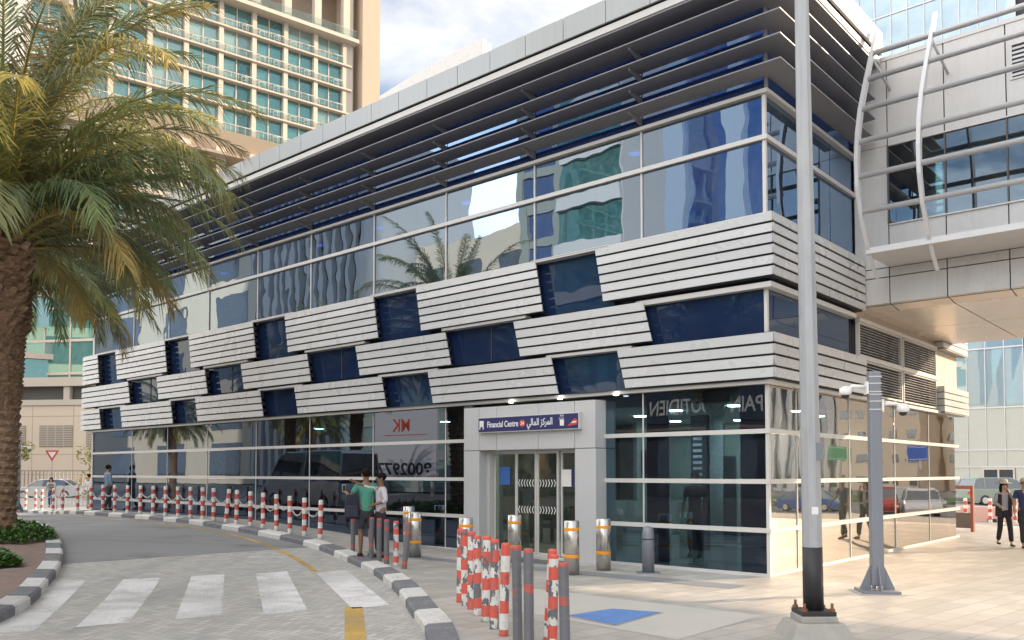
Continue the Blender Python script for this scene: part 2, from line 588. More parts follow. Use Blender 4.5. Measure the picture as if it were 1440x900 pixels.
def tone(me, per_face):
    """per-face colour attribute"""
    at = me.color_attributes.new('tone', 'FLOAT_COLOR', 'CORNER')
    buf = []
    for p, c in zip(me.polygons, per_face):
        buf += [*c, 1.0] * p.loop_total
    at.data.foreach_set('color', buf)
    return me
# ---------------------------------------------------------------- ground, road, pavement, kerbs
KERB = [(62, 4.4), (54, 3.4), (46, 2.6), (42, 2.0), (37.5, 1.55), (33, .8), (29, -.25), (25, -.93), (21, -.98), (18, -1.12), (15.4, -1.42), (13.5, -1.5),
        (11.8, -1.6), (10.1, -1.85), (8.2, -2.5), (6.3, -3.34), (4.15, -4.6), (2.17, -6.0), (.8, -7.0), (-1.0, -8.7), (-3.0, -11.2),
        (-4.4, -14.2), (-5.1, -18), (-5.2, -24), (-5.0, -40)]


def smooth_line(pts, step):
    """Catmull-Rom through pts, resampled at about step metres"""
    P = [Vector((*p, 0)) for p in pts]
    P = [P[0] * 2 - P[1]] + P + [P[-1] * 2 - P[-2]]
    dense = []
    for i in range(1, len(P) - 2):
        for k in range(24):
            t = k / 24
            a, b, c, d = P[i - 1], P[i], P[i + 1], P[i + 2]
            dense.append(.5 * ((2 * b) + (c - a) * t + (2 * a - 5 * b + 4 * c - d) * t * t + (3 * b - a - 3 * c + d) * t ** 3))
    dense.append(P[-2])
    out = [dense[0]]; acc = 0
    for a, b in zip(dense, dense[1:]):
        L = (b - a).length
        acc += L
        if acc >= step:
            out.append(b.copy()); acc = 0
    return [(p.x, p.y) for p in out]


def offset_line(pts, d):
    """shift a plan line sideways; +d is to the left of travel"""
    out = []
    for i, p in enumerate(pts):
        a = Vector(pts[max(0, i - 1)]); b = Vector(pts[min(len(pts) - 1, i + 1)])
        t = (b - a).normalized()
        out.append((p[0] - t.y * d, p[1] + t.x * d))
    return out


RD = -.12                       # road level below the pavement
KL = smooth_line(KERB, .5)      # travels from far left to the near right; pavement on its left (in u,v handedness: right)

# one sheet of ground out to the horizon
us = [-900, -400, -200, -100, -60, -40, -25, -15, -8, -4] + list(range(-2, 50, 1)) + [52, 56, 60, 70, 90, 130, 200, 400, 900]
vs = [-900, -400, -200, -100, -60, -40, -30, -24, -20] + list(range(-18, 48, 2)) + [48, 55, 65, 80, 110, 160, 250, 500, 900]
mb = MB()
vv = [W(u, v, ter_uv(u, v) + RD) for v in vs for u in us]
ff = []
nu_ = len(us)
for j in range(len(vs) - 1):
    for i in range(nu_ - 1):
        ff.append((j * nu_ + i, (j + 1) * nu_ + i, (j + 1) * nu_ + i + 1, j * nu_ + i + 1))
mb.add(vv, ff, 0, True)
tag(obj('road', mb, M_road), kind='structure')


def far_point(u, v):
    """far edge of the pavement that belongs to a kerb point"""
    if u > 3: return (u, 19.0 if u < 26 else 19.0)
    return None


back = offset_line(KL, -.30)
# find which side is the pavement
test = back[20]
if UV(*W(*KL[20])[:2])[1] > test[1]:
    back = offset_line(KL, .30)
# pavement sheet: fans from the kerb's back edge out to the far boundary
n = len(back)
far = []
iu = next(i for i, p in enumerate(back) if p[0] < 6.3)
for i, p in enumerate(back):
    if i <= iu:
        far.append((p[0], 18.0 if p[0] < 30 else 18.0))
    else:
        f_ = (i - iu) / (n - 1 - iu)
        # walk round the far boundary: (6.3,18) -> (-60,18) -> (-60,-40)
        L1, L2 = 66.3, 58.0
        s_ = f_ * (L1 + L2)
        if s_ < L1: far.append((6.3 - s_, 18.0))
        else: far.append((-60.0, 18.0 - (s_ - L1)))
ts = [0, .01, .03, .06, .1, .15, .2, .28, .36, .45, .55, .65, .75, .85, .93, 1.0]
mb = MB()
vv, ff = [], []
for i in range(n):
    for t in ts:
        u = back[i][0] * (1 - t) + far[i][0] * t
        v = back[i][1] * (1 - t) + far[i][1] * t
        vv.append(W(u, v, ter_uv(u, v)))
m_ = len(ts)
for i in range(n - 1):
    for k in range(m_ - 1):
        ff.append((i * m_ + k, (i + 1) * m_ + k, (i + 1) * m_ + k + 1, i * m_ + k + 1))
# skirt at the far boundary
b0 = len(vv)
for i in range(n):
    u, v = far[i]
    vv.append(W(u, v, ter_uv(u, v) - .2))
for i in range(n - 1):
    ff.append((i * m_ + m_ - 1, (i + 1) * m_ + m_ - 1, b0 + i + 1, b0 + i))
mb.add(vv, ff, 0, True)
po = obj('pavement', mb, M_pave)
for p in po.data.polygons:
    if p.normal.z < 0: p.flip()
tag(po, kind='structure')


def kerb_run(line, back_d, h, tone_fn, name, stone=.9, top_slope=.03):
    """stones side by side along a plan line, each with its painted colour"""
    mb = MB(); cols = []
    bk = offset_line(line, back_d)
    fr = offset_line(line, -back_d * .06)
    acc = 0; k = 0; seg = []
    start = 0
    idx = [0]
    for i in range(1, len(line)):
        acc += (Vector(line[i]) - Vector(line[i - 1])).length
        if acc >= stone:
            idx.append(i); acc = 0
    for s_, (a, b) in enumerate(zip(idx, idx[1:])):
        rows = []
        for i in range(a, b + 1):
            p, q, f0 = line[i], bk[i], fr[i]
            # tiny gap at each end of a stone
            if i == a and b > a: w = .02
            elif i == b: w = -.02
            else: w = 0
            d = (Vector(line[min(i + 1, len(line) - 1)]) - Vector(line[max(i - 1, 0)])).normalized() * w
            z = ter_uv(*p)
            rows.append([W(f0[0] + d.x, f0[1] + d.y, z + RD - .05), W(f0[0] + d.x, f0[1] + d.y, z + h - .035), W(p[0] * .92 + q[0] * .08 + d.x, p[1] * .92 + q[1] * .08 + d.y, z + h - .006),
                         W(q[0] + d.x, q[1] + d.y, z + h + .006), W(q[0] + d.x, q[1] + d.y, z + RD - .05)])
        v, f = [r for row in rows for r in row], []
        m = 5
        for i in range(len(rows) - 1):
            for j in range(m - 1):
                f.append((i * m + j, (i + 1) * m + j, (i + 1) * m + j + 1, i * m + j + 1))
        f.append(tuple(range(m)))
        f.append(tuple(reversed(range((len(rows) - 1) * m, len(rows) * m))))
        c = tone_fn(s_)
        cols += [c] * len(f)
        mb.add(v, f, 0, False)
    me = mb.mesh(name)
    bm = bmesh.new(); bm.from_mesh(me)
    me2 = me
    tone(me2, cols)
    bm.free()
    o = obj(name, me2, M_kerb)
    return tag(o, kind='structure')


WHT, BLK = (.60, .59, .57), (.15, .155, .17)
KD = smooth_line(KERB, .22)
bd = -.30 if offset_line(KD, -.30)[30][1] > KD[30][1] else .30
kerb_run(KD, bd, .012, lambda k: WHT if k % 2 else BLK, 'kerb', .92)

# traffic island on the left with its own painted kerb
ISL = [(26, -4.2), (21.5, -4.6), (18.18, -5.21), (15.2, -5.75), (13.75, -6.3), (12.9, -6.95), (12.15, -7.9), (11.5, -9.0), (11.05, -10.3), (10.7, -12.5), (10.6, -16), (11, -24)]
ISL = [UV(-16.5, 27.2), UV(-12.58, 22.9), UV(-10.71, 20.1), UV(-9.21, 17.5), UV(-8.22, 15.6), UV(-7.44, 13.75), UV(-6.76, 12.05), UV(-6.3, 10.35), UV(-6.1, 8.5), UV(-6.2, 6), UV(-7, 2)]
IL = smooth_line(ISL, .22)
ibd = .28
tst = offset_line(IL, .28)[25]
if W(*tst).x > W(*IL[25]).x: ibd = -.28
kerb_run(IL, ibd, .03, lambda k: WHT if k % 2 else BLK, 'island_kerb', .8)
ib = offset_line(smooth_line(ISL, .5), ibd)
mb = MB(); vv, ff = [], []
for p in ib:
    w = W(*p)
    for dx in (0, -2.5, -6, -14, -40):
        z = ter(w.x + dx, w.y)
        vv.append(Vector((w.x + dx, w.y, z + .005)))
for i in range(len(ib) - 1):
    for k in range(4):
        ff.append((i * 5 + k, i * 5 + k + 1, (i + 1) * 5 + k + 1, (i + 1) * 5 + k))
mb.add(vv, ff, 0, True)
M_island = NT('brown island pavers')
_c = M_island.coords()
_b = M_island.n('TexBrick', {'Vector': M_island.mapping(_c, rot=(0, 0, .5)), 'Color1': (.24, .155, .125, 1), 'Color2': (.19, .125, .10, 1), 'Mortar': (.10, .08, .07, 1), 'Scale': 1.0, 'Mortar Size': .006, 'Brick Width': .2, 'Row Height': .1})
_n = M_island.noise(_c, 1.5, 5, .65)
_cc = M_island.mix(M_island.math('MULTIPLY', _n, .6), _b.outputs[0], (.27, .22, .19))
M_island = M_island.finish(M_island.n('BsdfPrincipled', {'Base Color': _cc, 'Roughness': .85}).outputs[0])
io = obj('island_paving', mb, M_island)
for p in io.data.polygons:
    if p.normal.z < 0: p.flip()
tag(io, kind='structure')


def road_quad(name, pts, mat, dz=.004):
    """a painted patch on the road: 4 ground points, subdivided to follow the ground"""
    a, b, c, d = [Vector((*p, 0)) for p in pts]
    mb = MB(); N = 8; vv, ff = [], []
    for i in range(N + 1):
        for j in range(3):
            s_, t_ = i / N, j / 2
            p = (a * (1 - t_) + b * t_) * (1 - s_) + (d * (1 - t_) + c * t_) * s_
            vv.append(on(p.x, p.y, RD + dz))
    for i in range(N):
        for j in range(2):
            ff.append((i * 3 + j, i * 3 + j + 1, (i + 1) * 3 + j + 1, (i + 1) * 3 + j))
    mb.add(vv, ff, 0, True)
    o = obj(name, mb, mat)
    for p in o.data.polygons:
        if p.normal.z < 0: p.flip()
    return tag(o, kind='structure')


ZEB = [[(-7.72, 14.15), (-7.13, 14.35), (-5.62, 10.1), (-6.3, 9.9)],
       [(-6.60, 14.55), (-6.08, 14.85), (-4.75, 10.65), (-5.25, 10.35)],
       [(-5.65, 15.1), (-5.17, 15.42), (-3.79, 11.2), (-4.27, 10.88)],
       [(-4.66, 15.6), (-4.19, 15.97), (-2.76, 11.6), (-3.25, 11.25)],
       [(-3.62, 15.85), (-3.15, 16.31), (-1.72, 12.06), (-2.18, 11.72)]]
for q in ZEB: road_quad('zebra_stripe', q, M_zebra)
YL = [(54, 2.0), (46, 1.3), (41, .7), (36.8, .35), (33, -.2), (29, -1.1), (25, -1.55), (21, -1.58), (18, -1.68), (15.6, -1.9), (13.3, -2.05), (11.3, -2.4), (9.5, -2.95), (7.9, -3.6), (6.9, -4.1)]
yl = smooth_line(YL, .3)
ya, yb = offset_line(yl, .065), offset_line(yl, -.065)
mb = MB(); vv, ff = [], []
for p, q in zip(ya, yb):
    vv += [W(p[0], p[1], ter_uv(*p) + RD + .004), W(q[0], q[1], ter_uv(*q) + RD + .004)]
for i in range(len(ya) - 1):
    ff.append((2 * i, 2 * i + 1, 2 * i + 3, 2 * i + 2))
mb.add(vv, ff, 0, True)
yo = obj('yellow_line', mb, M_yellow)
for p in yo.data.polygons:
    if p.normal.z < 0: p.flip()
tag(yo, kind='structure')
road_quad('yellow_line', [(-2.31, 11.85), (-2.07, 11.90), (-1.62, 9.58), (-1.86, 9.55)], M_yellow)
road_quad('yellow_line', [(-1.80, 9.1), (-1.55, 9.1), (-1.22, 6.4), (-1.47, 6.4)], M_yellow)
road_quad('white_line', [(-5.55, 17.95), (-4.75, 18.15), (-4.75, 17.98), (-5.5, 17.80)], M_zebra)

# bands of darker slabs let into the pavement before the doors
M_band = paint('blue grey slabs', (.22, .225, .24), .55, 0, .15, 3)


def pave_patch(name, pts, mat, dz=.004):
    mb = MB()
    N = 10; vv, ff = [], []
    a, b, c, d = [Vector((*p, 0)) for p in pts]
    for i in range(N + 1):
        for j in range(2):
            s_, t_ = i / N, j
            p = (a * (1 - t_) + b * t_) * (1 - s_) + (d * (1 - t_) + c * t_) * s_
            vv.append(W(p.x, p.y, ter_uv(p.x, p.y) + dz))
    for i in range(N):
        ff.append((2 * i, 2 * i + 1, 2 * i + 3, 2 * i + 2))
    mb.add(vv, ff, 0, True)
    o = obj(name, mb, mat)
    for p in o.data.polygons:
        if p.normal.z < 0: p.flip()
    return tag(o, kind='structure')


pave_patch('slab_band', [(8.3, -1.95), (8.3, -1.6), (-.2, -1.25), (-.2, -1.75)], M_band)
pave_patch('slab_band', [(6.2, -.95), (6.2, -.32), (3.8, -.32), (3.8, -.95)], paint('entrance mat', (.12, .12, .125), .9, 0, .2, 20))
M_plain = paint('pale concrete', (.44, .42, .385), .8, 0, .12, 1.2, .2, 70)
pave_patch('concrete_apron', [(1.5, -5.35), (2.3, -3.7), (-1.6, -3.7), (-1.6, -5.7)], M_plain, .003)
# ---------------------------------------------------------------- the metro station
LF, LS = 26.65, 11.7
st = thing('metro_station', 'silver and blue glass metro station with slatted panels and roof louvres', 'station', (CX, CY, 0), ROT)


def sb(mb, u0, u1, v0, v1, z0, z1, mi=0):
    return mb.box(-u0, -u1, v0, v1, z0, z1, mi)


def S(name, mat, *boxes, parent=st, bevel=0):
    mb = MB()
    for b in boxes: sb(mb, *b)
    return obj(name, mb, mat, parent, bevel=bevel)


L1, L2, L3, GT = .77, 1.59, 2.44, 3.22
UM, UT, B3T, B3B = 7.43, 8.17, 6.08, 5.0
B2T, B2B, B1T, B1B = 4.91, 4.13, 4.08, 3.30
FU = [0.0, 2.45, 5.08, 7.73, 10.3, 12.95, 15.55, 18.3, 20.85, 23.4, 26.65]
SV = [0.0, 1.15, 3.72, 6.5, 9.1, 11.5]
SVU = [0.0, 1.4, 2.9, 4.15]


def pane(u0, u1, v0, v1, z0, z1, mat, th=.012, name='window_pane', jig=.0022):
    """one sheet of glass with its own slight lean, as real curtain walls have"""
    mb = MB()
    cu, cv, cz = (u0 + u1) / 2, (v0 + v1) / 2, (z0 + z1) / 2
    sb(mb, u0 - cu, u1 - cu, v0 - cv, v1 - cv, z0 - cz, z1 - cz)
    o = obj(name, mb, mat, st, (-cu, cv, cz))
    o.rotation_euler = (random.uniform(-jig, jig), 0, random.uniform(-jig, jig)) if u1 - u0 > v1 - v0 else (0, random.uniform(-jig, jig), random.uniform(-jig, jig))
    return o


g_ = .012
# ground floor glass, street front (the portal takes u 3.3 .. 6.8)
GFU = [0.0, 2.45, 3.32, 6.82, 7.73, 10.3, 12.95, 15.55, 18.3, 20.85, 23.4, 26.65]
rows = [(.05, L1 - .04), (L1 + .04, L2 - .04), (L2 + .04, L3 - .04), (L3 + .04, GT)]
for a, b in zip(GFU, GFU[1:]):
    if a == 3.32: continue
    for z0, z1 in rows:
        pane(a + g_, b - g_, 0, .012, z0, z1, M_glass_gf if a > 3 else M_glass_room)
for a, b in zip(SV, SV[1:]):
    for z0, z1 in rows:
        pane(.0, .012, a + g_, b - g_, z0, z1, M_glass_side)
# upper glass
for a, b in zip(FU, FU[1:]):
    for z0, z1 in ((B3T - .1, UM - .035), (UM + .035, UT)):
        pane(a + g_, b - g_, 0, .012, z0, z1, M_glass_up, jig=.0035)
    pane(a + g_, b - g_, .02, .035, UT + .08, 9.9, M_glass_cl, name='clerestory_pane')
for a, b in zip(SVU, SVU[1:]):
    for z0, z1 in ((B3T - .1, UM - .035), (UM + .035, UT)):
        pane(0, .012, a + g_, b - g_, z0, z1, M_glass_up, jig=.003)
    pane(.02, .035, a + g_, b - g_, UT + .08, 9.9, M_glass_cl, name='clerestory_pane')

# frames: horizontal mullions round both fronts
for z, h, d in ((L1, .075, .06), (L2, .075, .06), (L3, .075, .06)):
    S('mullion', M_mull, (6.82, LF, -d, -.002, z - h / 2, z + h / 2))
    S('mullion', M_mull, (-d, 3.32, -d, -.002, z - h / 2, z + h / 2), (-d, -.002, -.002, LS, z - h / 2, z + h / 2))
S('mullion', M_mull, (-.07, LF, -.07, -.002, UM - .04, UM + .04), (-.07, -.002, -.002, 4.15, UM - .04, UM + .04))
S('mullion', M_mull, (-.10, LF, -.10, .02, UT + .01, UT + .075), (-.10, .02, .02, 4.15, UT + .01, UT + .075))
S('base_rail', M_mull, (6.82, LF, -.03, .03, 0.0, .05), (-.03, 3.32, -.03, .03, 0.0, .05), (-.03, .03, .03, LS, 0.0, .05))
for u in FU[1:]:
    S('vertical_mullion', M_mull, (u - .018, u + .018, -.025, -.0005, B3T - .1, UM - .045), (u - .018, u + .018, -.025, -.0005, UM + .045, UT))
for u in (2.45, 7.73, 10.3, 12.95, 15.55, 18.3, 20.85, 23.4):
    S('vertical_mullion', M_mull, *[(u - .012, u + .012, -.015, -.0005, z0, z1) for z0, z1 in rows])
for v in SV[1:-1]:
    S('vertical_mullion', M_mull, *[(-.015, -.0005, v - .012, v + .012, z0, z1) for z0, z1 in rows])
S('corner_post', M_mull, (-.03, .03, -.03, .03, .05, L1 - .0376), (-.03, .03, -.03, .03, L1 + .0376, L2 - .0376), (-.03, .03, -.03, .03, L2 + .0376, L3 - .0376), (-.03, .03, -.03, .03, L3 + .0376, GT),
  (-.03, .03, -.03, .03, B3T - .1, UM - .041), (-.03, .03, -.03, .03, UM + .041, UT))
S('corner_post', M_mull, (LF - .05, LF + .05, -.03, .06, .05, L1 - .04), (LF - .05, LF + .05, -.03, .06, L1 + .04, L2 - .04), (LF - .05, LF + .05, -.03, .06, L2 + .04, L3 - .04), (LF - .05, LF + .05, -.03, .06, L3 + .04, GT),
  (LF - .05, LF + .09, -.03, .06, B3T, UM - .041), (LF - .05, LF + .09, -.03, .06, UM + .041, UT))
# soffit line between the ground floor and the slats
S('soffit_trim', M_mull, (-.14, LF + .2, -.14, -.02, GT + .005, GT + .075), (-.14, -.02, -.02, LS, GT + .005, GT + .075))
S('wall', M_dark, (.10, LF, .10, .3, GT, B3T), (.10, .3, .3, 9.6, GT, B3T))

# slat bands with raked ends between dark windows
DB = .25
RAKE = .20


def slat_band(us0, us1, z0, z1, ns, cap0=True, cap1=True, raked0=True, raked1=True, name='slat_panel', side=None):
    """ns slats, between u positions given at the top edge; ends lean by RAKE over the band's height"""
    mb = MB()
    p = (z1 - z0) / ns
    gap = .036
    for k in range(ns):
        a0, a1 = z0 + k * p + gap / 2, z0 + (k + 1) * p - gap / 2
        def at(us, z, rk): return us - (RAKE * (z1 - z) / (z1 - z0) if rk else 0)
        # a folded slat: face leans slightly, its lower lip in the shade
        for d0, d1 in ((DB - .03, DB),):
            lo = [(-at(us0, a0, raked0), -d1, a0), (-at(us1, a0, raked1), -d1, a0), (-at(us1, a0, raked1), -d0, a0), (-at(us0, a0, raked0), -d0, a0)]
            hi = [(-at(us0, a1, raked0), -d1 + .012, a1), (-at(us1, a1, raked1), -d1 + .012, a1), (-at(us1, a1, raked1), -d0, a1), (-at(us0, a1, raked0), -d0, a1)]
            lo = [lo[1], lo[0], lo[3], lo[2]]; hi = [hi[1], hi[0], hi[3], hi[2]]
            mb.hexa(lo, hi)
    if side:
        for k in range(ns):
            a0, a1 = z0 + k * p + gap / 2, z0 + (k + 1) * p - gap / 2
            lo = [(DB - .03, -DB, a0), (DB, -DB, a0), (DB, side, a0), (DB - .03, side, a0)]
            hi = [(DB - .03, -DB + .012, a1), (DB - .012, -DB + .012, a1), (DB - .012, side, a1), (DB - .03, side, a1)]
            mb.hexa(lo, hi)
    o = obj(name, mb, M_slat, st)
    mb = MB()
    for k in range(ns + 1):
        z = z0 + k * p
        zz0, zz1 = (z - .02, z + .02) if 0 < k < ns else ((z, z + .02) if k == 0 else (z - .02, z))
        zz0 = max(zz0, z0 + .002); zz1 = min(zz1, z1 - .002)
        rk = RAKE * (z1 - z) / (z1 - z0)
        e0 = us0 - (rk if raked0 else 0); e1 = us1 - (rk if raked1 else 0)
        mb.box(-e0 - .10 if raked0 else (.19 if side else -e0 - .06), -e1 + .10, -.19, -.051, zz0 - .03 * (k > 0), zz1 + .03 * (k < ns))
        if side: mb.box(.05, .19, -.05, side - .05, zz0 - .03 * (k > 0), zz1 + .03 * (k < ns))
    obj('backing', mb, M_dark, o)
    return o


W3 = [3.38, 4.88, 8.51, 10.06, 13.85, 15.45, 19.13, 20.72, 24.35, 25.85]
slat_band(-DB, W3[0], B3B, B3T, 6, raked0=False, side=4.1)
for a, b in zip(W3[1::2], W3[2::2]): slat_band(a, b, B3B, B3T, 6)
slat_band(W3[-1], LF + .45, B3B, B3T, 6, raked1=False)
W2 = [2.3, 5.48, 7.53, 10.74, 12.8, 16.05, 18.11, 21.23, 23.33]
for a, b in zip([2.3, 7.53, 12.8, 18.11], [5.48, 10.74, 16.05, 21.23]): slat_band(a, b, B2B, B2T, 4)
slat_band(23.33, LF + .5, B2B, B2T, 4, raked1=False)
W1 = [2.88, 4.48, 8.1, 9.74, 13.36, 15.04, 18.67, 20.26, 23.89, 25.62]
slat_band(-DB, W1[0], B1B, B1T, 4, raked0=False, side=4.1)
for a, b in zip(W1[1::2], W1[2::2]): slat_band(a, b, B1B, B1T, 4)
slat_band(W1[-1], LF + .55, B1B, B1T, 4, raked1=False)


def dark_window(u0, u1, z0, z1):
    mb = MB()
    sb(mb, u0 - .3, u1 + .15, -.005, .03, z0 + .01, z1 - .01)
    o = obj('window', mb, M_glass_navy, st)
    mb = MB()
    sb(mb, u0 - .3, u1 + .15, -.20, -.006, z1 - .03, z1 + .028)
    obj('head_trim', mb, M_mull, o)
    if u1 - u0 > 1.9:
        mb = MB(); m = (u0 + u1) / 2 - .2
        sb(mb, m - .015, m + .015, -.02, -.0055, z0 + .02, z1 - .035); obj('frame', mb, M_dark, o)
    return o


for a, b in zip(W3[0::2], W3[1::2]): dark_window(a, b, B3B - .05, B3T)
for a, b in zip([5.48, 10.74, 16.05, 21.23], [7.53, 12.8, 18.11, 23.33]): dark_window(a, b, B2B, B2T + .06)
for a, b in zip(W1[0::2], W1[1::2]): dark_window(a, b, B1B, B1T)
mb = MB(); sb(mb, .015, 2.55, -.005, .03, B2B - .02, B2T - .08); o = obj('window', mb, M_glass_navy, st)
mb = MB(); sb(mb, -.16, 2.5, -.16, -.006, B2T - .07, B2T + .02); mb.box(.006, .16, -.006, 3.8, B2T - .07, B2T + .02); obj('head_trim', mb, M_mull, o)
mb = MB(); mb.box(-.03, .03, -.03, .03, B2B - .02, B2T - .075); obj('frame', mb, M_mull, o)
mb = MB(); mb.box(-.03, .005, .04, 3.78, B2B - .02, B2T - .08); obj('window', mb, M_glass_navy, st)
# closing shelves above and below the bands
S('band_shelf', M_mull, (-.20, LF + .4, -.20, -.04, B3T - .006, B3T + .012), (-.20, -.04, -.04, 4.1, B3T - .006, B3T + .012))
S('band_shelf', M_dark, (-.03, LF + .3, -.19, -.01, B1B - .012, B1B - .002), (-.19, -.01, -.01, 4.1, B1B - .012, B1B - .002))

# roof: louvre blades, soffit, parapet
ZL = [8.45, 8.86, 9.27, 9.66]
for z in ZL:
    mb = MB()
    a, b, c = .53, .10, .045
    # front blade, mitred at the corner, slightly aerofoil
    UE = LF + .6
    for part in (0, 1):
        if part == 0:
            lo = [(-UE, -a, z), (a, -a, z), (b, -b, z - .02), (-UE, -b, z - .02)]
            hi = [(-UE, -a, z + .022), (a, -a, z + .022), (b, -b, z + c), (-UE, -b, z + c)]
        else:
            lo = [(a, -a, z), (a, 4.0, z), (b, 4.0, z - .02), (b, -b, z - .02)]
            hi = [(a, -a, z + .022), (a, 4.0, z + .022), (b, 4.0, z + c), (b, -b, z + c)]
        mb.hexa(lo, hi)
    lou = obj('louvre_blade', mb, M_fin, st)
    for u in FU[1:]:
        mb = MB()
        mb.hexa([(-u - .02, -.42, z - .05), (-u + .02, -.42, z - .05), (-u + .02, 0, z - .16), (-u - .02, 0, z - .16)],
                [(-u - .02, -.42, z - .001), (-u + .02, -.42, z - .001), (-u + .02, 0, z - .021), (-u - .02, 0, z - .021)])
        obj('bracket', mb, M_fin, lou)
S('corner_strut', M_fin, (-.10, -.05, -.10, -.05, UT + .08, 9.95))
S('roof_soffit', M_fin, (-.58, LF + .8, -.58, 1.2, 9.96, 10.0), (-.58, 1.2, 1.2, 4.1, 9.96, 10.0))
S('roof_edge', M_mull, (-.60, LF + .8, -.60, -.45, 10.002, 10.13), (-.60, -.45, -.45, 4.1, 10.002, 10.13))
S('shadow_gap', M_dark, (-.52, LF + .8, -.52, -.40, 10.131, 10.17), (-.52, -.40, -.40, 4.1, 10.131, 10.17))
pj = [-.62, .85, 1.85, 2.82, 3.83, 4.8, 5.78, 6.75, 7.72, 8.69, 9.68, 10.67, 11.61, 12.57]
while pj[-1] < LF + .8: pj.append(pj[-1] + .98)
for a, b in zip(pj, pj[1:]):
    S('parapet_panel', M_parapet, (a + .008, b - .008, -.64, -.60, 10.175, 10.62))
S('parapet_core', M_dark, (-.60, LF + .8, -.60, -.4, 10.172, 10.60), (-.60, -.4, -.4, 4.1, 10.172, 10.60))
for a, b in zip([-.64, .6, 1.8, 3.0], [.6, 1.8, 3.0, 4.1]):
    S('parapet_panel', M_bridge, (-.66, -.61, a + .006, b - .006, 10.175, 10.62))
S('roof', M_concrete, (-.4, LF + .8, -.4, LS + .2, 10.30, 10.40))
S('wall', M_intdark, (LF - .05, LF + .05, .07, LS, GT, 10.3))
S('wall', M_beige2, (0.2, LF, LS - .1, LS, 0, 10.3))
S('wall', M_soffit, (-.02, .2, 9.62, LS, 4.86, 10.3))

# side wall towards the bridge: two rows of grille louvres, stone return and slatted box
for z0, z1 in ((3.34, 4.05), (4.13, 4.82)):
    for v0, v1 in ((4.12, 6.86), (6.96, 9.56)):
        fr = S('grille', M_mull, (-.10, -.02, v0, v0 + .04, z0, z1), (-.10, -.02, v1 - .04, v1, z0, z1), (-.10, -.02, v0 + .041, v1 - .041, z0, z0 + .03), (-.10, -.02, v0 + .041, v1 - .041, z1 - .03, z1))
        mb = MB(); nl = 11
        for k in range(nl):
            z = z0 + .035 + (z1 - z0 - .07) * (k + .5) / nl
            mb.hexa([(.02, v0 + .042, z - .018), (.085, v0 + .042, z - .030), (.085, v1 - .042, z - .030), (.02, v1 - .042, z - .018)],
                    [(.02, v0 + .042, z - .010), (.085, v0 + .042, z - .022), (.085, v1 - .042, z - .022), (.02, v1 - .042, z - .010)])
        obj('slat', mb, M_slat, fr)
S('grille_rail', M_mull, (-.13, -.02, 4.1, 9.6, 4.055, 4.125), (-.13, -.02, 4.1, 9.6, 4.825, 4.90))
S('wall', M_soffit, (-.05, .1, 4.1, 9.6, 4.90, 5.4))
S('stone_panel', M_beige2, (-.03, .12, 9.6, LS, 3.3, 4.86))
for z0, z1 in ((3.26, 3.93), (4.88, 5.52)):
    mb = MB(); p = (z1 - z0) / 4
    for k in range(4):
        mb.box(-.02, .25, 9.66, 9.69, z0 + k * p + .012, z0 + (k + 1) * p - .012)
        mb.box(.22, .25, 9.70, 12.0, z0 + k * p + .012, z0 + (k + 1) * p - .012)
    o = obj('slat_panel', mb, M_slat, st)
    mb = MB(); mb.box(.03, .16, 9.75, 11.9, z0 + .02, z1 - .02); mb.box(.02, .24, 9.72, 11.98, z0 - .02, z0 - .002); obj('backing', mb, M_fin, o)

# entrance portal
pt = thing('portal', None, None); pt.parent = st
S('portal_pier', M_panel, (6.36, 6.82, -.34, .3, 0, 2.20), parent=pt, bevel=.006)
S('portal_pier', M_panel, (3.30, 3.80, -.34, .3, 0, 2.20), parent=pt, bevel=.006)
for a, b in zip([3.30, 3.80, 4.72, 5.85, 6.36], [3.80, 4.72, 5.85, 6.36, 6.82]):
    S('header_panel', M_panel, (a + .006, b - .006, -.345, .3, 2.212, 3.13), parent=pt, bevel=.005)
S('jamb', M_mull, (6.28, 6.358, -.10, .15, .02, 2.2), parent=pt)
S('jamb', M_mull, (3.802, 3.87, -.10, .15, .02, 2.2), parent=pt)
S('threshold', M_mull, (3.80, 6.36, -.12, .2, .003, .03), parent=pt)
for a, b, k in ((5.62, 6.27, 0), (5.04, 5.60, 1), (4.46, 5.02, 2), (3.88, 4.44, 3)):
    mid = k in (1, 2)
    vo = -.02 if mid else .03
    df = S('door' if mid else 'side_light', M_mull, (a, a + .045, vo, vo + .04, .04, 2.19), (b - .045, b, vo, vo + .04, .04, 2.19), (a + .046, b - .046, vo, vo + .04, .04, .10), (a + .046, b - .046, vo, vo + .04, 2.13, 2.19), parent=pt)
    mb = MB(); sb(mb, a + .046, b - .046, vo + .012, vo + .02, .101, 2.129); obj('glass', mb, M_glass_door, df)
    if mid:
        for zc in (.97, 1.52):
            mb = MB(); sp = []
            for q in range(6):
                x = -(a + .07 + q * .075 + .03)
                w = (.035 if k == 2 else -.035) / 2      # chevrons point away from the meeting line
                y0, y1 = vo + .008, vo + .0112
                pts = [(x - w - .008, zc - .075), (x - w + .012, zc - .075), (x + w + .012, zc), (x - w + .012, zc + .075), (x - w - .008, zc + .075), (x + w - .008, zc)]
                mb.add([(p_[0], y0, p_[1]) for p_ in pts], [(0, 1, 2, 5), (5, 2, 3, 4)])
            obj('chevron_marking', mb, M_white, df)
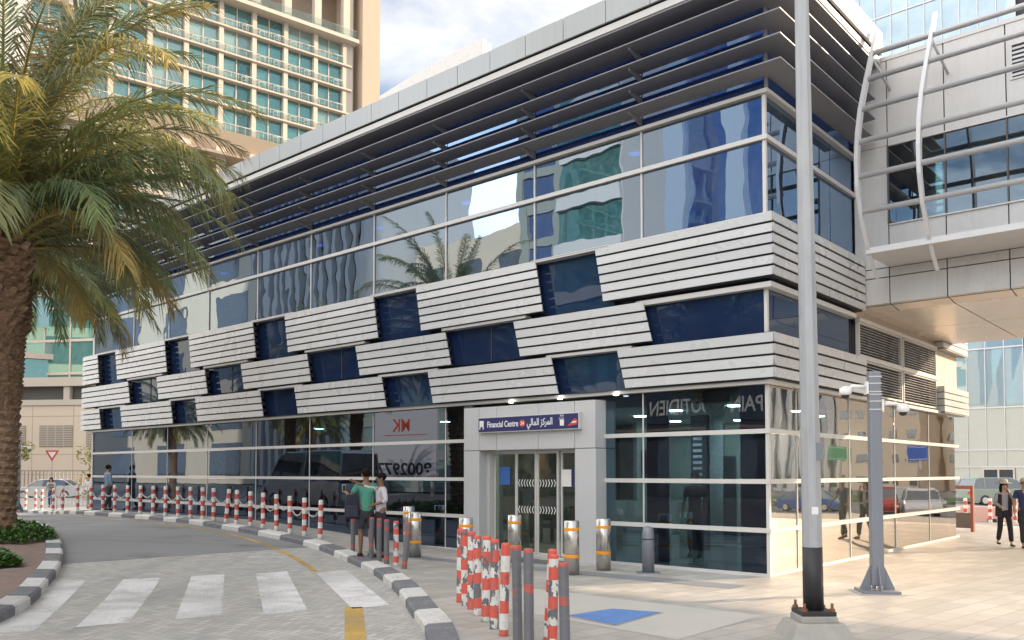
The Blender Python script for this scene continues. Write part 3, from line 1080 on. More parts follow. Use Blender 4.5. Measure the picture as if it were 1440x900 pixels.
# notices on the glass beside the doors
M_blue = paint('blue notice', (.05, .14, .42), .4, 0, .1, 12)
S('notice', M_blue, (5.80, 6.08, .012, .028, 1.48, 1.86), parent=pt)
S('notice', M_white, (4.16, 4.40, .012, .028, 1.46, 1.80), parent=pt)
for i, (uu, zz) in enumerate(((4.10, 1.52), (4.10, 1.74), (3.99, 1.52), (3.99, 1.74))):
    mb = MB(); sb(mb, uu - .05, uu + .05, .0125, .0285, zz - .095, zz + .095, 0)
    mb.lathe([(.036, 0), (.036, .004)], 14, 1, Matrix.Translation((-uu, .012, zz + .03)) @ Matrix.Rotation(PI / 2, 4, 'X'), cap=True)
    obj('notice', mb, [M_navy, [M_white, M_orange, M_red, M_white][i]], pt)
# ceiling, floors and lobby behind the glass
S('ceiling', M_ceil, (.35, LF - .1, .31, LS - .15, 3.0, 3.2))
S('floor', M_intfloor, (.05, LF - .06, .05, LS - .11, .006, .03))
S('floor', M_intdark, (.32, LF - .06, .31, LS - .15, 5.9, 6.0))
S('interior_wall', M_intwall, (.3, 7.2, 6.2, 6.3, .03, 3.0))
S('interior_wall', M_intwall, (5.6, 5.7, 4.6, 6.19, .03, 3.0))
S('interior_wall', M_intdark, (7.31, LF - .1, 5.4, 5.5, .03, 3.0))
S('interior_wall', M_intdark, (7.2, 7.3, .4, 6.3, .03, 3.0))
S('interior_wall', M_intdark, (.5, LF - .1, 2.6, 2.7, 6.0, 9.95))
S('upper_ceiling', M_intwall, (.05, LF - .06, .06, 2.59, 8.22, 8.24))
S('lobby_door', M_intdark, (3.7, 4.5, 6.14, 6.199, .03, 2.15))
S('lobby_screen', M_navy, (5.54, 5.599, 4.8, 5.7, 1.7, 2.3))
S('wall_frame', M_ceil, (2.6, 2.72, 6.12, 6.199, .03, 3.0))
M_pcover = paint('blue pillar cover', (.035, .10, .34), .3, 0, .08, 1)
for u0_, u1_ in ((.04, .52), (1.93, 2.40)):
    for z0, z1 in rows: S('pillar_cover', M_pcover, (u0_, u1_, .03, .05, z0, z1))
for u_, v_ in ((3.35, 4.4), (1.6, 4.6)):
    mb = MB(); mb.lathe([(.20, .03), (.20, 3.0)], 24, 0, Matrix.Translation((-u_, v_, 0))); obj('column', mb, M_ceil, st)
for u_, v_ in ((1.2, 1.2), (1.5, 2.4), (.9, 3.4), (2.7, 1.6), (2.2, 4.4), (1.2, 5.2), (3.4, 2.2), (4.6, 4.8), (3.2, 5.4), (5.4, 1.5), (4.2, 2.6), (9, 1.2), (14.2, 1.2)):
    mb = MB(); mb.lathe([(.13, 2.985), (.13, 2.998)], 16, 0, Matrix.Translation((-u_, v_, 0))); obj('downlight', mb, M_lamp, st)
for u_ in (3.2, 8.0, 11.2, 13.8, 19.0):
    mb = MB(); mb.lathe([(.11, 8.205), (.11, 8.218)], 16, 0, Matrix.Translation((-u_, .9, 0))); obj('downlight', mb, M_lamp2, st)
# recessed lamps under the slats over the pavement
for u_ in (2.95, 5.6, 4.3):
    mb = MB(); mb.lathe([(.05, GT + .05), (.05, GT + .062)], 14, 0, Matrix.Translation((-u_, -.17, -.065))); obj('downlight', mb, M_lamp2, st)
# ticket hall: barrier gates glimpsed through the doors and an escalator flank
for a in (4.1, 4.9, 5.7): S('ticket_gate', M_intwall, (a, a + .2, 3.4, 4.6, .03, 1.05))
# white stripes of the stair edge seen through the corner room
mb = MB()
for k in range(16):
    sb(mb, 3.02, 3.22, 3.2, 3.24, .5 + k * .13, .56 + k * .13)
obj('stair_edge', mb, M_white, st)
S('stair_wall', M_intdark, (2.92, 3.3, 3.25, 3.4, .03, 3.0))

# sign over the doors
sg = thing('station_sign', 'long navy station name sign mounted above the sliding glass doors', 'sign', (CX, CY, 0), ROT)
sgm = S('sign_box', M_mull, (3.62, 6.30, -.44, -.35, 2.575, 2.905), parent=sg, bevel=.006)
S('sign_face', M_navy, (3.64, 6.28, -.4475, -.4405, 2.595, 2.885), parent=sg)
YS = -.4495
text_part('Financial Centre', .175, M_white, sg, (-6.03, YS, 2.685), bold=.003, width=.86)
text_part('\uFEF2\uFEDF\uFE8E\uFEE4\uFEDF\uFE8D \uFEB0\uFEDB\uFEAE\uFEE4\uFEDF\uFE8D', .19, M_white, sg, (-4.93, YS, 2.69), bold=.003, width=.66)
mb = MB(); mb.lathe([(.075, 0), (.075, .003)], 20, 0, Matrix.Translation((-5.05, YS + .0015, 2.74)) @ Matrix.Rotation(PI / 2, 4, 'X')); obj('number_disc', mb, M_red, sg)
text_part('24', .10, M_white, sg, (-5.05, YS - .0035, 2.705), align='CENTER', bold=.002)
mb = MB()   # train pictogram
mb.box(-6.25, -6.13, YS, YS + .002, 2.70, 2.83)
mb.box(-6.235, -6.145, YS - .002, YS - .0005, 2.745, 2.81, 1)
mb.box(-6.255, -6.225, YS, YS + .002, 2.65, 2.698); mb.box(-6.155, -6.125, YS, YS + .002, 2.65, 2.698)
obj('train_pictogram', mb, [M_white, M_navy], sg)
mb = MB()
mb.box(-4.08, -3.98, YS, YS + .002, 2.655, 2.775); mb.box(-4.065, -3.995, YS - .002, YS - .0005, 2.67, 2.76, 1); mb.box(-4.045, -4.015, YS - .004, YS - .0025, 2.69, 2.74)
obj('exit_pictogram', mb, [M_white, M_navy], sg)
text_part('Exit', .06, M_white, sg, (-4.03, YS, 2.835), align='CENTER')
text_part('\uFE9D\uFEAE\uFEA8\uFEE3', .06, M_white, sg, (-4.04, YS, 2.79), align='CENTER')
mb = MB(); mb.prism([(-3.90, 2.64), (-3.66, 2.67), (-3.66, 2.76), (-3.72, 2.79)], 'y', YS, YS + .002); obj('emblem', mb, M_red, sg)
mb = MB(); mb.prism([(-3.80, 2.70), (-3.68, 2.705), (-3.68, 2.735), (-3.77, 2.725)], 'y', YS - .002, YS - .0005); obj('emblem_mark', mb, M_white, sg)
# ---------------------------------------------------------------- glazed footbridge leaving the station's side wall
br = thing('footbridge', 'grey clad enclosed footbridge with curved fins and white tube rails joining the station', 'footbridge', (CX, CY, 0), ROT)
BV, BF = 4.15, 10.5            # near wall plane, far wall plane (v)
BL = 46.0                      # length away from the station


def Bx(name, mat, *boxes, parent=br, bevel=0):
    mb = MB()
    for x0, x1, y0, y1, z0, z1 in boxes: mb.box(x0, x1, y0, y1, z0, z1)
    return obj(name, mb, mat, parent, bevel=bevel)


jx = [.02, .70]
while jx[-1] < BL: jx.append(jx[-1] + 1.06)
ZW0, ZW1, ZT = 6.72, 8.30, 10.06
for i, (a, b) in enumerate(zip(jx[:32], jx[1:33])):
    g = .011
    Bx('cladding_panel', M_bridge, (a + g, b - g, BV, BV + .05, 8.33, 9.80), (a + g, b - g, BV, BV + .05, 9.82, ZT))
    Bx('cladding_panel', M_bridge, (a + g, b - g, BV, BV + .05, 5.86, 6.69 if i else 8.32))
    Bx('fascia_panel', M_bridge, (a + g, b - g, BV, BV + .05, 5.67, 5.84))
    Bx('fascia_panel', M_bridge, (a + g, b - g, BV, BV + .05, 5.13, 5.65))
    mb = MB()
    mb.hexa([(a + g, BV + .50, 5.06), (b - g, BV + .50, 5.06), (b - g, BV + .56, 5.06), (a + g, BV + .56, 5.06)],
            [(a + g, BV, 5.125), (b - g, BV, 5.125), (b - g, BV + .06, 5.125), (a + g, BV + .06, 5.125)])
    obj('chamfer_panel', mb, M_bsoffit, br)
    if i:
        mb = MB(); mb.box(a + .014, b - .014, BV + .02, BV + .03, ZW0, ZW1)
        w = obj('window', mb, M_glass_bridge, br)
        mb = MB(); mb.box(a - .014, a + .014, BV - .015, BV + .06, ZW0, ZW1); obj('frame', mb, M_groove, w)
for a, b in zip(jx[:32:2], jx[2:33:2]):
    Bx('soffit_panel', M_bsoffit, (a + .012, b - .012, BV + .57, 7.30, 5.06, 5.10), (a + .012, b - .012, 7.32, BF, 5.06, 5.10))
Bx('floor_structure', M_groove, (.05, BL, BV + .07, BF - .05, 5.11, 6.0))
Bx('wall', M_groove, (.24, BL, BV + .06, BV + .12, 6.0, ZW0 - .01), (.24, BL, BV + .06, BV + .12, ZW1 + .01, ZT - .02))
Bx('wall', M_bridge, (.24, BL, BF - .05, BF, 5.12, 6.7), (.24, BL, BF - .05, BF, 8.3, ZT))
Bx('wall', M_intdark, (.24, BL, BF - .6, BF - .55, 6.0, ZT - .3))
Bx('roof', M_bridge, (.22, BL, BV - .02, BF + .02, ZT + .002, ZT + .08))
Bx('window_sill', M_mull, (.72, BL, BV - .04, BV + .06, ZW0 - .028, ZW0 - .002), (.72, BL, BV - .03, BV + .06, ZW1 + .002, ZW1 + .028))
for x in (3.2, 5.5, 7.7):
    mb = MB(); mb.lathe([(.12, ZT - .75), (.12, ZT - .74)], 16, 0, Matrix.Translation((x, BV + 1.8, 0))); obj('ceiling_light', mb, M_lamp, br)
Bx('ceiling', M_ceil, (.5, BL, BV + .13, BF - .61, ZT - .73, ZT - .7))
Bx('interior_rail', M_steelwhite, (.8, BL, BV + .5, BV + .54, 7.05, 7.09), (.8, BL, BV + .5, BV + .54, 6.9, 6.93))
for x0 in (2.90, 7.14):
    v = Bx('vent', M_mull, (x0, x0 + .9, BV - .025, BV - .002, 8.98, 9.01), (x0, x0 + .9, BV - .025, BV - .002, 9.62, 9.65), (x0, x0 + .03, BV - .025, BV - .002, 9.011, 9.619), (x0 + .87, x0 + .9, BV - .025, BV - .002, 9.011, 9.619))
    mb = MB()
    for k in range(7): mb.hexa([(x0 + .031, BV - .02, 9.04 + k * .082), (x0 + .869, BV - .02, 9.04 + k * .082), (x0 + .869, BV - .004, 9.075 + k * .082), (x0 + .031, BV - .004, 9.075 + k * .082)],
                              [(x0 + .031, BV - .02, 9.055 + k * .082), (x0 + .869, BV - .02, 9.055 + k * .082), (x0 + .869, BV - .004, 9.09 + k * .082), (x0 + .031, BV - .004, 9.09 + k * .082)])
    obj('slat', mb, M_slat, v)
    mb = MB(); mb.box(x0 + .03, x0 + .87, BV - .0035, BV - .0015, 9.01, 9.62); obj('backing', mb, M_dark, v)

# curved fins (profile in v,z) and the tubes they carry
FP = [(10.36, 3.45), (10.0, 3.28), (9.5, 3.02), (9.0, 2.76), (8.5, 2.52), (8.0, 2.36), (7.5, 2.28), (7.0, 2.30), (6.5, 2.46), (6.0, 2.76), (5.7, 3.02), (5.45, 3.28)]


def fin_v(z):
    for (za, va), (zb, vb) in zip(FP, FP[1:]):
        if zb <= z <= za: return va + (vb - va) * (za - z) / (za - zb)
    return FP[-1][1]


FX = [.75, 1.82, 6.1, 7.2, 11.4, 12.5, 16.7, 17.8, 22, 23.1, 27.3, 28.4]
for x in FX:
    mb = MB()
    n = len(FP); v, f = [], []
    for i, (z, vv_) in enumerate(FP):
        t = i / (n - 1)
        wd = .16 * math.sin(PI * min(1, .12 + t * .9)) ** .6 + .015
        v += [(x - .034, vv_ - wd * .5, z), (x + .034, vv_ - wd * .5, z), (x + .022, vv_ + wd * .5, z), (x - .022, vv_ + wd * .5, z)]
    for i in range(n - 1):
        for k in range(4):
            j = (k + 1) % 4
            f.append((i * 4 + k, i * 4 + j, (i + 1) * 4 + j, (i + 1) * 4 + k))
    f += [(3, 2, 1, 0), tuple(range((n - 1) * 4, n * 4))]
    mb.add(v, [tuple(reversed(q)) for q in f])
    fo = obj('fin', mb, M_steelwhite, br)
    mb = MB()
    mb.tube([(x, fin_v(9.75), 9.75), (x + .02, BV, 9.45)], .028, 8)
    obj('bracket', mb, M_steelwhite, fo)
    mb = MB(); mb.tube([(x, fin_v(5.95), 5.95), (x, BV, 5.95)], .035, 8)
    obj('bracket', mb, M_steelwhite, fo)
for z in (9.84, 9.22, 8.52, 7.84, 7.18, 6.56):
    mb = MB(); mb.tube([(.70, fin_v(z) - .0, z), (BL, fin_v(z), z)], .052, 12)
    obj('rail', mb, M_steelwhite, br)
mb = MB(); mb.hexa([(.70, 2.78, 5.85), (BL, 2.78, 5.85), (BL, BV - .01, 5.85), (.70, BV - .01, 5.85)], [(.70, 2.78, 5.96), (BL, 2.78, 5.96), (BL, BV - .01, 5.89), (.70, BV - .01, 5.89)])
obj('ledge', mb, M_steelwhite, br)
# far support piers of the bridge
for x in (24.0, 44.0):
    Bx('pier', M_concrete, (x, x + 1.4, 6.6, 8.0, -.5, 5.055))
# ---------------------------------------------------------------- street furniture
def xy(px): return px


# tall lamp post on its concrete foot
lx, ly = 3.215, 9.15
lp = thing('lamp_post', 'tall grey tapered lamp post with black painted foot on a concrete block', 'lamp post', (lx, ly, 0))
mb = MB(); mb.lathe([(.108, .30), (.105, .95)], 12, smooth=True); obj('painted_foot', mb, M_black, lp)
mb = MB(); mb.lathe([(.106, .951), (.101, 2.4), (.095, 3.6), (.076, 6.9), (.062, 9.3)], 8, 0, Matrix.Rotation(.2, 4, 'Z'), False); pole_ = obj('pole', mb, M_post, lp)
mb = MB(); mb.tube([(0, 0, 9.25), (.2, .1, 9.6), (1.3, .5, 9.8)], .04, 8); arm_ = obj('arm', mb, M_post, lp)
mb = MB(); mb.box(1.2, 1.9, .38, .62, 9.74, 9.86); obj('lantern', mb, M_pole, lp, bevel=.03)
mb = MB(); mb.hexa([(-.34, -.34, -.02), (.34, -.34, -.02), (.34, .34, -.02), (-.34, .34, -.02)], [(-.25, -.25, .17), (.25, -.25, .17), (.25, .25, .17), (-.25, .25, .17)])
mb.box(-.19, .19, -.19, .19, .168, .24); obj('concrete_base', mb, M_concrete, lp, bevel=.015)
mb = MB(); mb.box(-.18, .18, -.18, .18, .242, .285); obj('base_plate', mb, M_black, lp, bevel=.006)
for sx_, sy_ in ((1, 1), (1, -1), (-1, 1), (-1, -1)):
    mb = MB(); mb.lathe([(.016, .28), (.016, .37)], 8, 0, Matrix.Translation((.145 * sx_, .145 * sy_, 0))); mb.lathe([(.032, .286), (.032, .315)], 6, 0, Matrix.Translation((.145 * sx_, .145 * sy_, 0)), smooth=False)
    obj('anchor_bolt', mb, M_rust, lp)
mb = MB(); mb.box(-.035, .035, -.1045, -.098, 1.30, 1.38); o = obj('sticker', mb, M_white, lp)
mb = MB(); mb.box(.02, .085, -.10, -.07, 1.88, 2.06); obj('access_cover', mb, M_pole, lp, bevel=.004)
lp.rotation_euler = (0, R(-.35), 0)

# camera mast by the side wall
cxx, cyy = 5.30, 12.45
cm = thing('camera_mast', 'blue grey camera mast with two dome cameras in front of the side glazing', 'camera mast', (cxx, cyy, 0), R(-8))
mb = MB(); mb.box(-.085, .085, -.085, .085, .10, 3.22); obj('pole', mb, M_pole, cm, bevel=.025)
mb = MB()
for k in range(4):
    Mk = Matrix.Rotation(k * PI / 2, 4, 'Z')
    mb.prism([(.0851, .05), (.24, .05), (.24, .07), (.0851, .42)], 'y', -.008, .008, 0, Mk)
obj('gusset', mb, M_pole, cm)
mb = MB(); mb.box(-.26, .26, -.26, .26, .012, .048); obj('base_plate', mb, M_pole, cm, bevel=.005)
mb = MB(); mb.box(-.31, .31, -.31, .31, 0, .011); obj('grout_pad', mb, M_plain, cm)


def dome_camera(parent, sx, z):
    c = MB(); c.box(sx * .088, sx * .12, -.07, .07, z - .09, z + .09); c.tube([(sx * .12, 0, z + .02), (sx * .30, 0, z + .03), (sx * .36, 0, z - .02)], .028, 8)
    o = obj('camera', c, M_white, parent)
    c = MB(); c.lathe([(.07, z - .10), (.088, z - .07), (.085, z - .01), (.045, z + .025), (.01, z + .03)], 18, 0, Matrix.Translation((sx * .40, 0, 0))); obj('housing', c, M_white, o)
    c = MB(); c.ball((sx * .40, 0, z - .10), .06, .06, .055, 14, 8); obj('lens_dome', c, M_black, o)
    for dz in (-.06, .06, .16):
        c = MB(); c.box(-.09, .09, -.092, -.0855, z + dz - .008, z + dz + .008)
        obj('clamp_band', c, M_mull, o)


dome_camera(cm, -1, 2.98); dome_camera(cm, 1, 2.72)
cm2 = dup(cm, on(-20.6, 35.6), R(20), 'grey camera mast with dome cameras far off beside the palm trunk')

# brushed steel bollards with orange bands
def steel_bollard(h=.92):
    t = thing('steel_bollard', '', 'bollard')
    mb = MB(); mb.lathe([(.13, 0), (.13, h - .012), (.118, h)], 32); obj('post', mb, M_steel, t)
    for z in (.745, .29):
        mb = MB(); mb.lathe([(.1325, z), (.1335, z + .004), (.1335, z + .052), (.1325, z + .056)], 32, cap=False); obj('reflective_band', mb, M_orange, t)
    return t


SB = [(-1.99, 17.54, 'steel bollard with orange bands left of the entrance, behind the leaning grey post'),
      (-2.35, 19.5, 'steel bollard half hidden behind another steel bollard near the two talking men'),
      (-.84, 15.6, 'steel bollard half hidden behind the first flaking posts, before the portal left jamb'),
      (.05, 16.6, 'steel bollard standing in front of the middle of the glass doors'),
      (1.02, 14.63, 'nearest steel bollard, in front of the right door jamb'),
      (1.63, 15.26, 'steel bollard against the right portal jamb, next to the black bollard')]
sb0 = steel_bollard()
for i, (x, y, lab) in enumerate(SB):
    o = sb0 if i == 0 else dup(sb0, (0, 0, 0))
    o.location = on(x, y); o.rotation_euler = (0, 0, i * .7)
    o['label'] = lab; o['group'] = 'steel bollards by the entrance'

bk = thing('dark_bollard', 'squat charcoal bollard with rounded top beside the corner glazing', 'bollard', (2.36, 14.84, 0))
mb = MB(); mb.lathe([(.105, .02), (.105, .60), (.10, .70), (.085, .77), (.05, .805), (.01, .815)], 28); obj('post', mb, M_pole, bk)
mb = MB(); mb.box(-.19, .19, -.13, .13, 0, .019); obj('base_plate', mb, M_pole, bk)
mb = MB(); mb.lathe([(.107, .58), (.107, .60)], 28, cap=False); obj('groove_ring', mb, M_black, bk)


# flaking posts
def rw_post(mat, h=1.0, r=.05):
    mb = MB(); mb.lathe([(r * 1.1, 0), (r, .015), (r, h - .03), (r * .92, h - .008), (r * .6, h)], 18)
    return mb


pm = rw_post(M_rw_worn).mesh('flaking_post'); pm.materials.append(M_rw_worn)
pm_grey = pm.copy(); pm_grey.materials.clear(); pm_grey.materials.append(M_rw_grey)


def plain_thing(name, me, label, cat, group, loc, rot=(0, 0, 0), scale=None):
    o = bpy.data.objects.new(name, me); COL.objects.link(o)
    o.location = loc; o.rotation_euler = rot
    if scale: o.scale = scale
    return tag(o, label, cat, group)


FRONT = [(-.70, 11.55, 0, 'first post at the left end of the flaking red and white post row'),
         (-.61, 11.25, 0, 'second from the left end of the flaking red and white post row'),
         (-.52, 10.95, 0, 'third from the left end of the flaking red and white post row'),
         (-.42, 10.5, 0, 'fourth from the left end of the flaking post row, dark grey at its top'),
         (-.31, 10.05, 0, 'fifth from the left of the flaking post row, after the first gap'),
         (-.20, 9.6, 0, 'sixth from the left end of the flaking post row, grey with two red bands'),
         (-.09, 9.2, 0, 'seventh from the left of the flaking post row, mostly white at its foot'),
         (.06, 8.75, 1, 'grey post with faint red bands, eighth from the left of the flaking row'),
         (.165, 8.4, 1, 'grey post with a red cap at the right end of the main flaking row'),
         (.375, 8.95, 0, 'leaning red and white post half hidden behind another'),
         (.40, 8.55, 0, 'red and white post in front of a leaning one, right of the gap'),
         (.505, 8.13, 1, 'dark grey post with red cap, last on the right beside the blue plate')]
for i, (x, y, g, lab) in enumerate(FRONT):
    h = [.99, 1.0, .99, .97, 1.0, 1.0, .99, 1.0, 1.0, .98, .96, .92][i]
    plain_thing('flaking_post', pm_grey if g else pm, lab, 'post', 'flaking red and white posts in the foreground', (x, y, 0), (R(random.uniform(-1.5, 1.5)), R(random.uniform(-1, 1) + (4 if i == 9 else 0)), i * 1.3), (1, 1, h * (1.0 if i < 9 else .97)))
MEN = [(-3.43, 18.46, 1, 'scuffed grey post left of the man in the green shirt', 0),
       (-2.80, 17.0, 1, 'grey post close behind the legs of the green shirted man', 1),
       (-2.60, 16.75, 1, 'grey post in front of the dark trousers of the white shirted man', 0),
       (-2.40, 16.38, 1, 'grey post with a red foot, just right of the white shirted man', 0),
       (-2.16, 15.95, 0, 'red and white flaking post between two grey ones beside the men', 0),
       (-1.96, 15.55, 1, 'dark grey post leaning to the right, nearest to the steel bollards', 6)]
for i, (x, y, g, lab, lean) in enumerate(MEN):
    z = ter(x, y)
    plain_thing('flaking_post', pm_grey if g else pm, lab, 'post', 'worn posts beside the two men', (x, y, z), (0, R(lean), i * 2.1 if not lean else 0), (1, 1, .84))

# kerbside chain posts
cpm = rw_post(M_rw_clean, 1.0, .055).mesh('chain_post'); cpm.materials.append(M_rw_clean)
CH = [(10.73, -1.26), (11.45, -1.2), (12.1, -1.17), (12.75, -1.14), (13.35, -1.15), (13.95, -1.15), (14.65, -1.15), (15.2, -1.14), (15.95, -1.08), (16.65, -1.03),
      (17.5, -.95), (18.4, -.87), (19.3, -.82), (20.2, -.78), (21.15, -.75), (22.1, -.73), (23.05, -.73), (24.0, -.72), (25.0, -.70),
      (27.8, -.05), (30.3, .35), (33, 1.0), (35.4, 1.4), (37.4, 1.85), (39.4, 2.1), (41.3, 2.3), (43.3, 2.5), (45.4, 2.75)]
tops = []
for i, (u, v) in enumerate(CH):
    p = W(u, v, ter_uv(u, v))
    lean = R(5) if i == 7 else R(random.uniform(-1.2, 1.2))
    hs = .93 if i < 19 else .98
    which = 'red and white chain post on the kerb, leaning sideways' if i == 7 else f'red and white chain post on the kerb, {ORD[i]} counted from the nearest one'
    plain_thing('chain_post', cpm, which, 'post', 'chain posts along the kerb', p, (R(random.uniform(-1, 1)), lean, i * .9), (1, 1, hs))
    tops.append(p + Vector((math.sin(lean) * .8, 0, .80 * hs)))
M_chain = paint('white plastic chain', (.62, .61, .58), .5, 0, .1, 30)
for i, (a, b) in enumerate(zip(tops, tops[1:])):
    mb = MB(); L = (b - a).length
    sag = .24 + .05 * math.sin(i * 2.3)
    N = max(9, int(L / .075)) if i < 19 else 8
    pts = [a.lerp(b, k / N) - Vector((0, 0, sag * 4 * (k / N) * (1 - k / N))) for k in range(N + 1)]
    org = a.lerp(b, .5)
    if i < 18:
        for k in range(N):                       # links, alternately turned
            p, q = pts[k] - org, pts[k + 1] - org
            d = (q - p); side = d.cross(Vector((0, 0, 1))).normalized() if k % 2 else d.cross(d.cross(Vector((0, 0, 1)))).normalized()
            e = d * .16
            mb.tube([p - e + side * .0, p + d * .15 + side * .017, q - d * .15 + side * .017, q + e, q - d * .15 - side * .017, p + d * .15 - side * .017, p - e], .0065, 5, cap=False)
    else:
        mb.tube([p - org for p in pts], .013, 5)
    o = obj('chain', mb, M_chain, None, org)
    tag(o, f'white chain hanging after the {ORD[i]} post of the kerbside row, counted from the nearest', 'chain', 'chains between the kerb posts')

# blue painted cover
mc = thing('manhole_cover', 'blue painted square plate set flat in the pavement', 'manhole cover')
mb = MB(); q = [(.69, 10.42), (1.17, 9.78), (1.83, 10.64), (1.28, 10.92)]
mb.hexa([(x, y, .006) for x, y in q], [(x, y, .016) for x, y in q]); obj('plate', mb, paint('blue cover paint', (.10, .21, .47), .65, 0, .45, 5, .3, 50), mc)
cxm = sum(p[0] for p in q) / 4; cym = sum(p[1] for p in q) / 4
mb = MB(); big = [(cxm + (x - cxm) * 1.07, cym + (y - cym) * 1.07) for x, y in q]
mb.hexa([(x, y, .0045) for x, y in big], [(x, y, .0105) for x, y in big]); obj('frame', mb, M_concrete, mc)

# traffic signs far off
def pole_sign(name, label, cat, loc, rz, face, h):
    t = thing(name, label, cat, loc, rz)
    mb = MB(); mb.lathe([(.035, 0), (.035, h)], 10); obj('pole', mb, M_post, t)
    face(t, h)
    return t


def giveway(t, h):
    a = .42
    mb = MB(); mb.prism([(-a, h + .02), (a, h + .02), (0, h - .72)][::-1], 'y', -.06, -.045); obj('plate', mb, M_red, t)
    b = .24
    mb = MB(); mb.prism([(-b, h - .08), (b, h - .08), (0, h - .50)][::-1], 'y', -.065, -.0605); obj('face', mb, M_white, t)


def nostop(t, h):
    Rm = Matrix.Translation((0, -.05, h)) @ Matrix.Rotation(PI / 2, 4, 'X')
    mb = MB(); mb.lathe([(.36, 0), (.36, .015)], 28, 0, Rm); obj('plate', mb, M_red, t)
    mb = MB(); mb.lathe([(.28, .0155), (.28, .02)], 28, 0, Rm); obj('face', mb, paint('blue sign', (.03, .08, .4), .4), t)
    mb = MB()
    for s_ in (1, -1): mb.box(-.28, .28, -.035, .035, .0205, .024, 0, Rm @ Matrix.Rotation(s_ * PI / 4, 4, 'Z') @ Matrix.Translation((0, 0, .002 * s_)))
    obj('bar', mb, M_red, t)


pole_sign('traffic_sign', 'red bordered give way triangle on a pole before the beige wall', 'traffic sign', Vector((-30.2, 56, -.15)), R(20), giveway, 3.3)
pole_sign('traffic_sign', 'round red and blue no stopping sign among yellow green shrubs', 'traffic sign', Vector((-28.2, 58, -.15)), R(20), nostop, 2.9)


def beacon(t, h):
    mb = MB(); mb.box(-.3, .3, -.12, .12, h - .25, h + .3); obj('orange_panel', mb, M_orange, t, bevel=.03)
    mb = MB(); mb.box(-.4, .4, -.25, .25, 0, 1.6); obj('cabinet', mb, M_white, t, bevel=.03)


pole_sign('warning_beacon', 'orange warning panel on a pale cabinet at the far end of the facade', 'beacon', Vector((-26.6, 57, -.15)), R(20), beacon, 2.9)

# crowd barriers on the far pavement
def barrier(label, loc, rz, w=2.2):
    t = thing('crowd_barrier', label, 'barrier', loc, rz, 'crowd barriers')
    mb = MB(); mb.tube([(-w / 2, 0, .05), (-w / 2, 0, 1.05), (w / 2, 0, 1.05), (w / 2, 0, .05)], .022, 8); mb.tube([(-w / 2, 0, .2), (w / 2, 0, .2)], .018, 8); obj('frame', mb, M_mull, t)
    mb = MB()
    for k in range(1, 15): mb.tube([(-w / 2 + k * w / 15, 0, .2), (-w / 2 + k * w / 15, 0, 1.05)], .009, 6)
    obj('bar', mb, M_mull, t)
    mb = MB()
    for s_ in (-1, 1): mb.box(s_ * w * .4 - .03, s_ * w * .4 + .03, -.3, .3, 0, .03)
    obj('foot', mb, M_mull, t)


barrier('grey crowd barrier behind the striped shirt woman', on(-18.6, 37.2), R(15))
barrier('grey crowd barrier nearest the facade end', on(-16.9, 36.4), R(15))

# red and white posts with a pink rail in front of the parked car on the right
for i, (x, y) in enumerate(((15.7, 29.6), (16.5, 29.5), (17.3, 29.4), (16.1, 28.1), (17.0, 28.0), (18.5, 29.2))):
    plain_thing('short_post', cpm, f'small red and white post before the parked car, {ORD[i]} of the cluster', 'post', 'posts before the parked car', on(x, y), (0, 0, i), (1.1, 1.1, .85))
pb = thing('water_barrier', 'faded pink plastic road barrier before the parked car on the right', 'barrier', on(17.2, 30.2), R(-2))
mb = MB(); mb.hexa([(-1.9, -.22, 0), (1.9, -.22, 0), (1.9, .22, 0), (-1.9, .22, 0)], [(-1.85, -.08, .55), (1.85, -.08, .55), (1.85, .08, .55), (-1.85, .08, .55)]); obj('body', mb, paint('faded pink plastic', (.62, .42, .38), .6, 0, .1, 2), pb, bevel=.03)
mb = MB()
for k in range(4): mb.box(-1.5 + k * 1, -1.2 + k * 1, -.235, .235, 0, .12)
obj('forklift_slot', mb, M_dark, pb)
# rust red bench-like gate at the corner of the side wall
gt = thing('red_gate_frame', 'rust red square frame standing past the far corner of the side glazing', 'gate', on(13.25, 25.3), R(-50))
mb = MB(); mb.box(-.4, .4, -.05, .05, 1.25, 1.35); mb.box(-.4, -.32, -.05, .05, 0, 1.249); mb.box(.32, .4, -.05, .05, 0, 1.249); obj('frame', mb, paint('rust red paint', (.22, .06, .045), .6), gt)
mb = MB(); mb.box(-.31, .31, -.02, .02, .1, .55); obj('panel', mb, M_groove, gt)

# overhead direction signs beside the side street: they show in the side glazing
def gantry(label, loc, rz, col, w):
    t = thing('direction_sign', label, 'road sign', loc, rz)
    mb = MB(); mb.lathe([(.12, 0), (.10, 5.2)], 12); obj('pole', mb, M_post, t)
    mb = MB(); mb.box(-w / 2, w / 2, -.2, -.13, 3.6, 4.8); obj('panel', mb, col, t)
    mb = MB(); mb.box(-w / 2 + .08, w / 2 - .08, -.2045, -.2005, 4.66, 4.70); mb.box(-w / 2 + .08, w / 2 - .08, -.2045, -.2005, 3.70, 3.74); obj('border', mb, M_white, t)
    return t


gantry('blue direction sign on a single pole on the side street', W(-14.7, 60, -.9), ROT, paint('blue road sign', (.03, .12, .5), .4), 1.7)
gantry('green direction sign on a single pole on the side street', W(-21.0, 60, -.9), ROT, paint('green road sign', (.02, .26, .10), .4), 1.7)
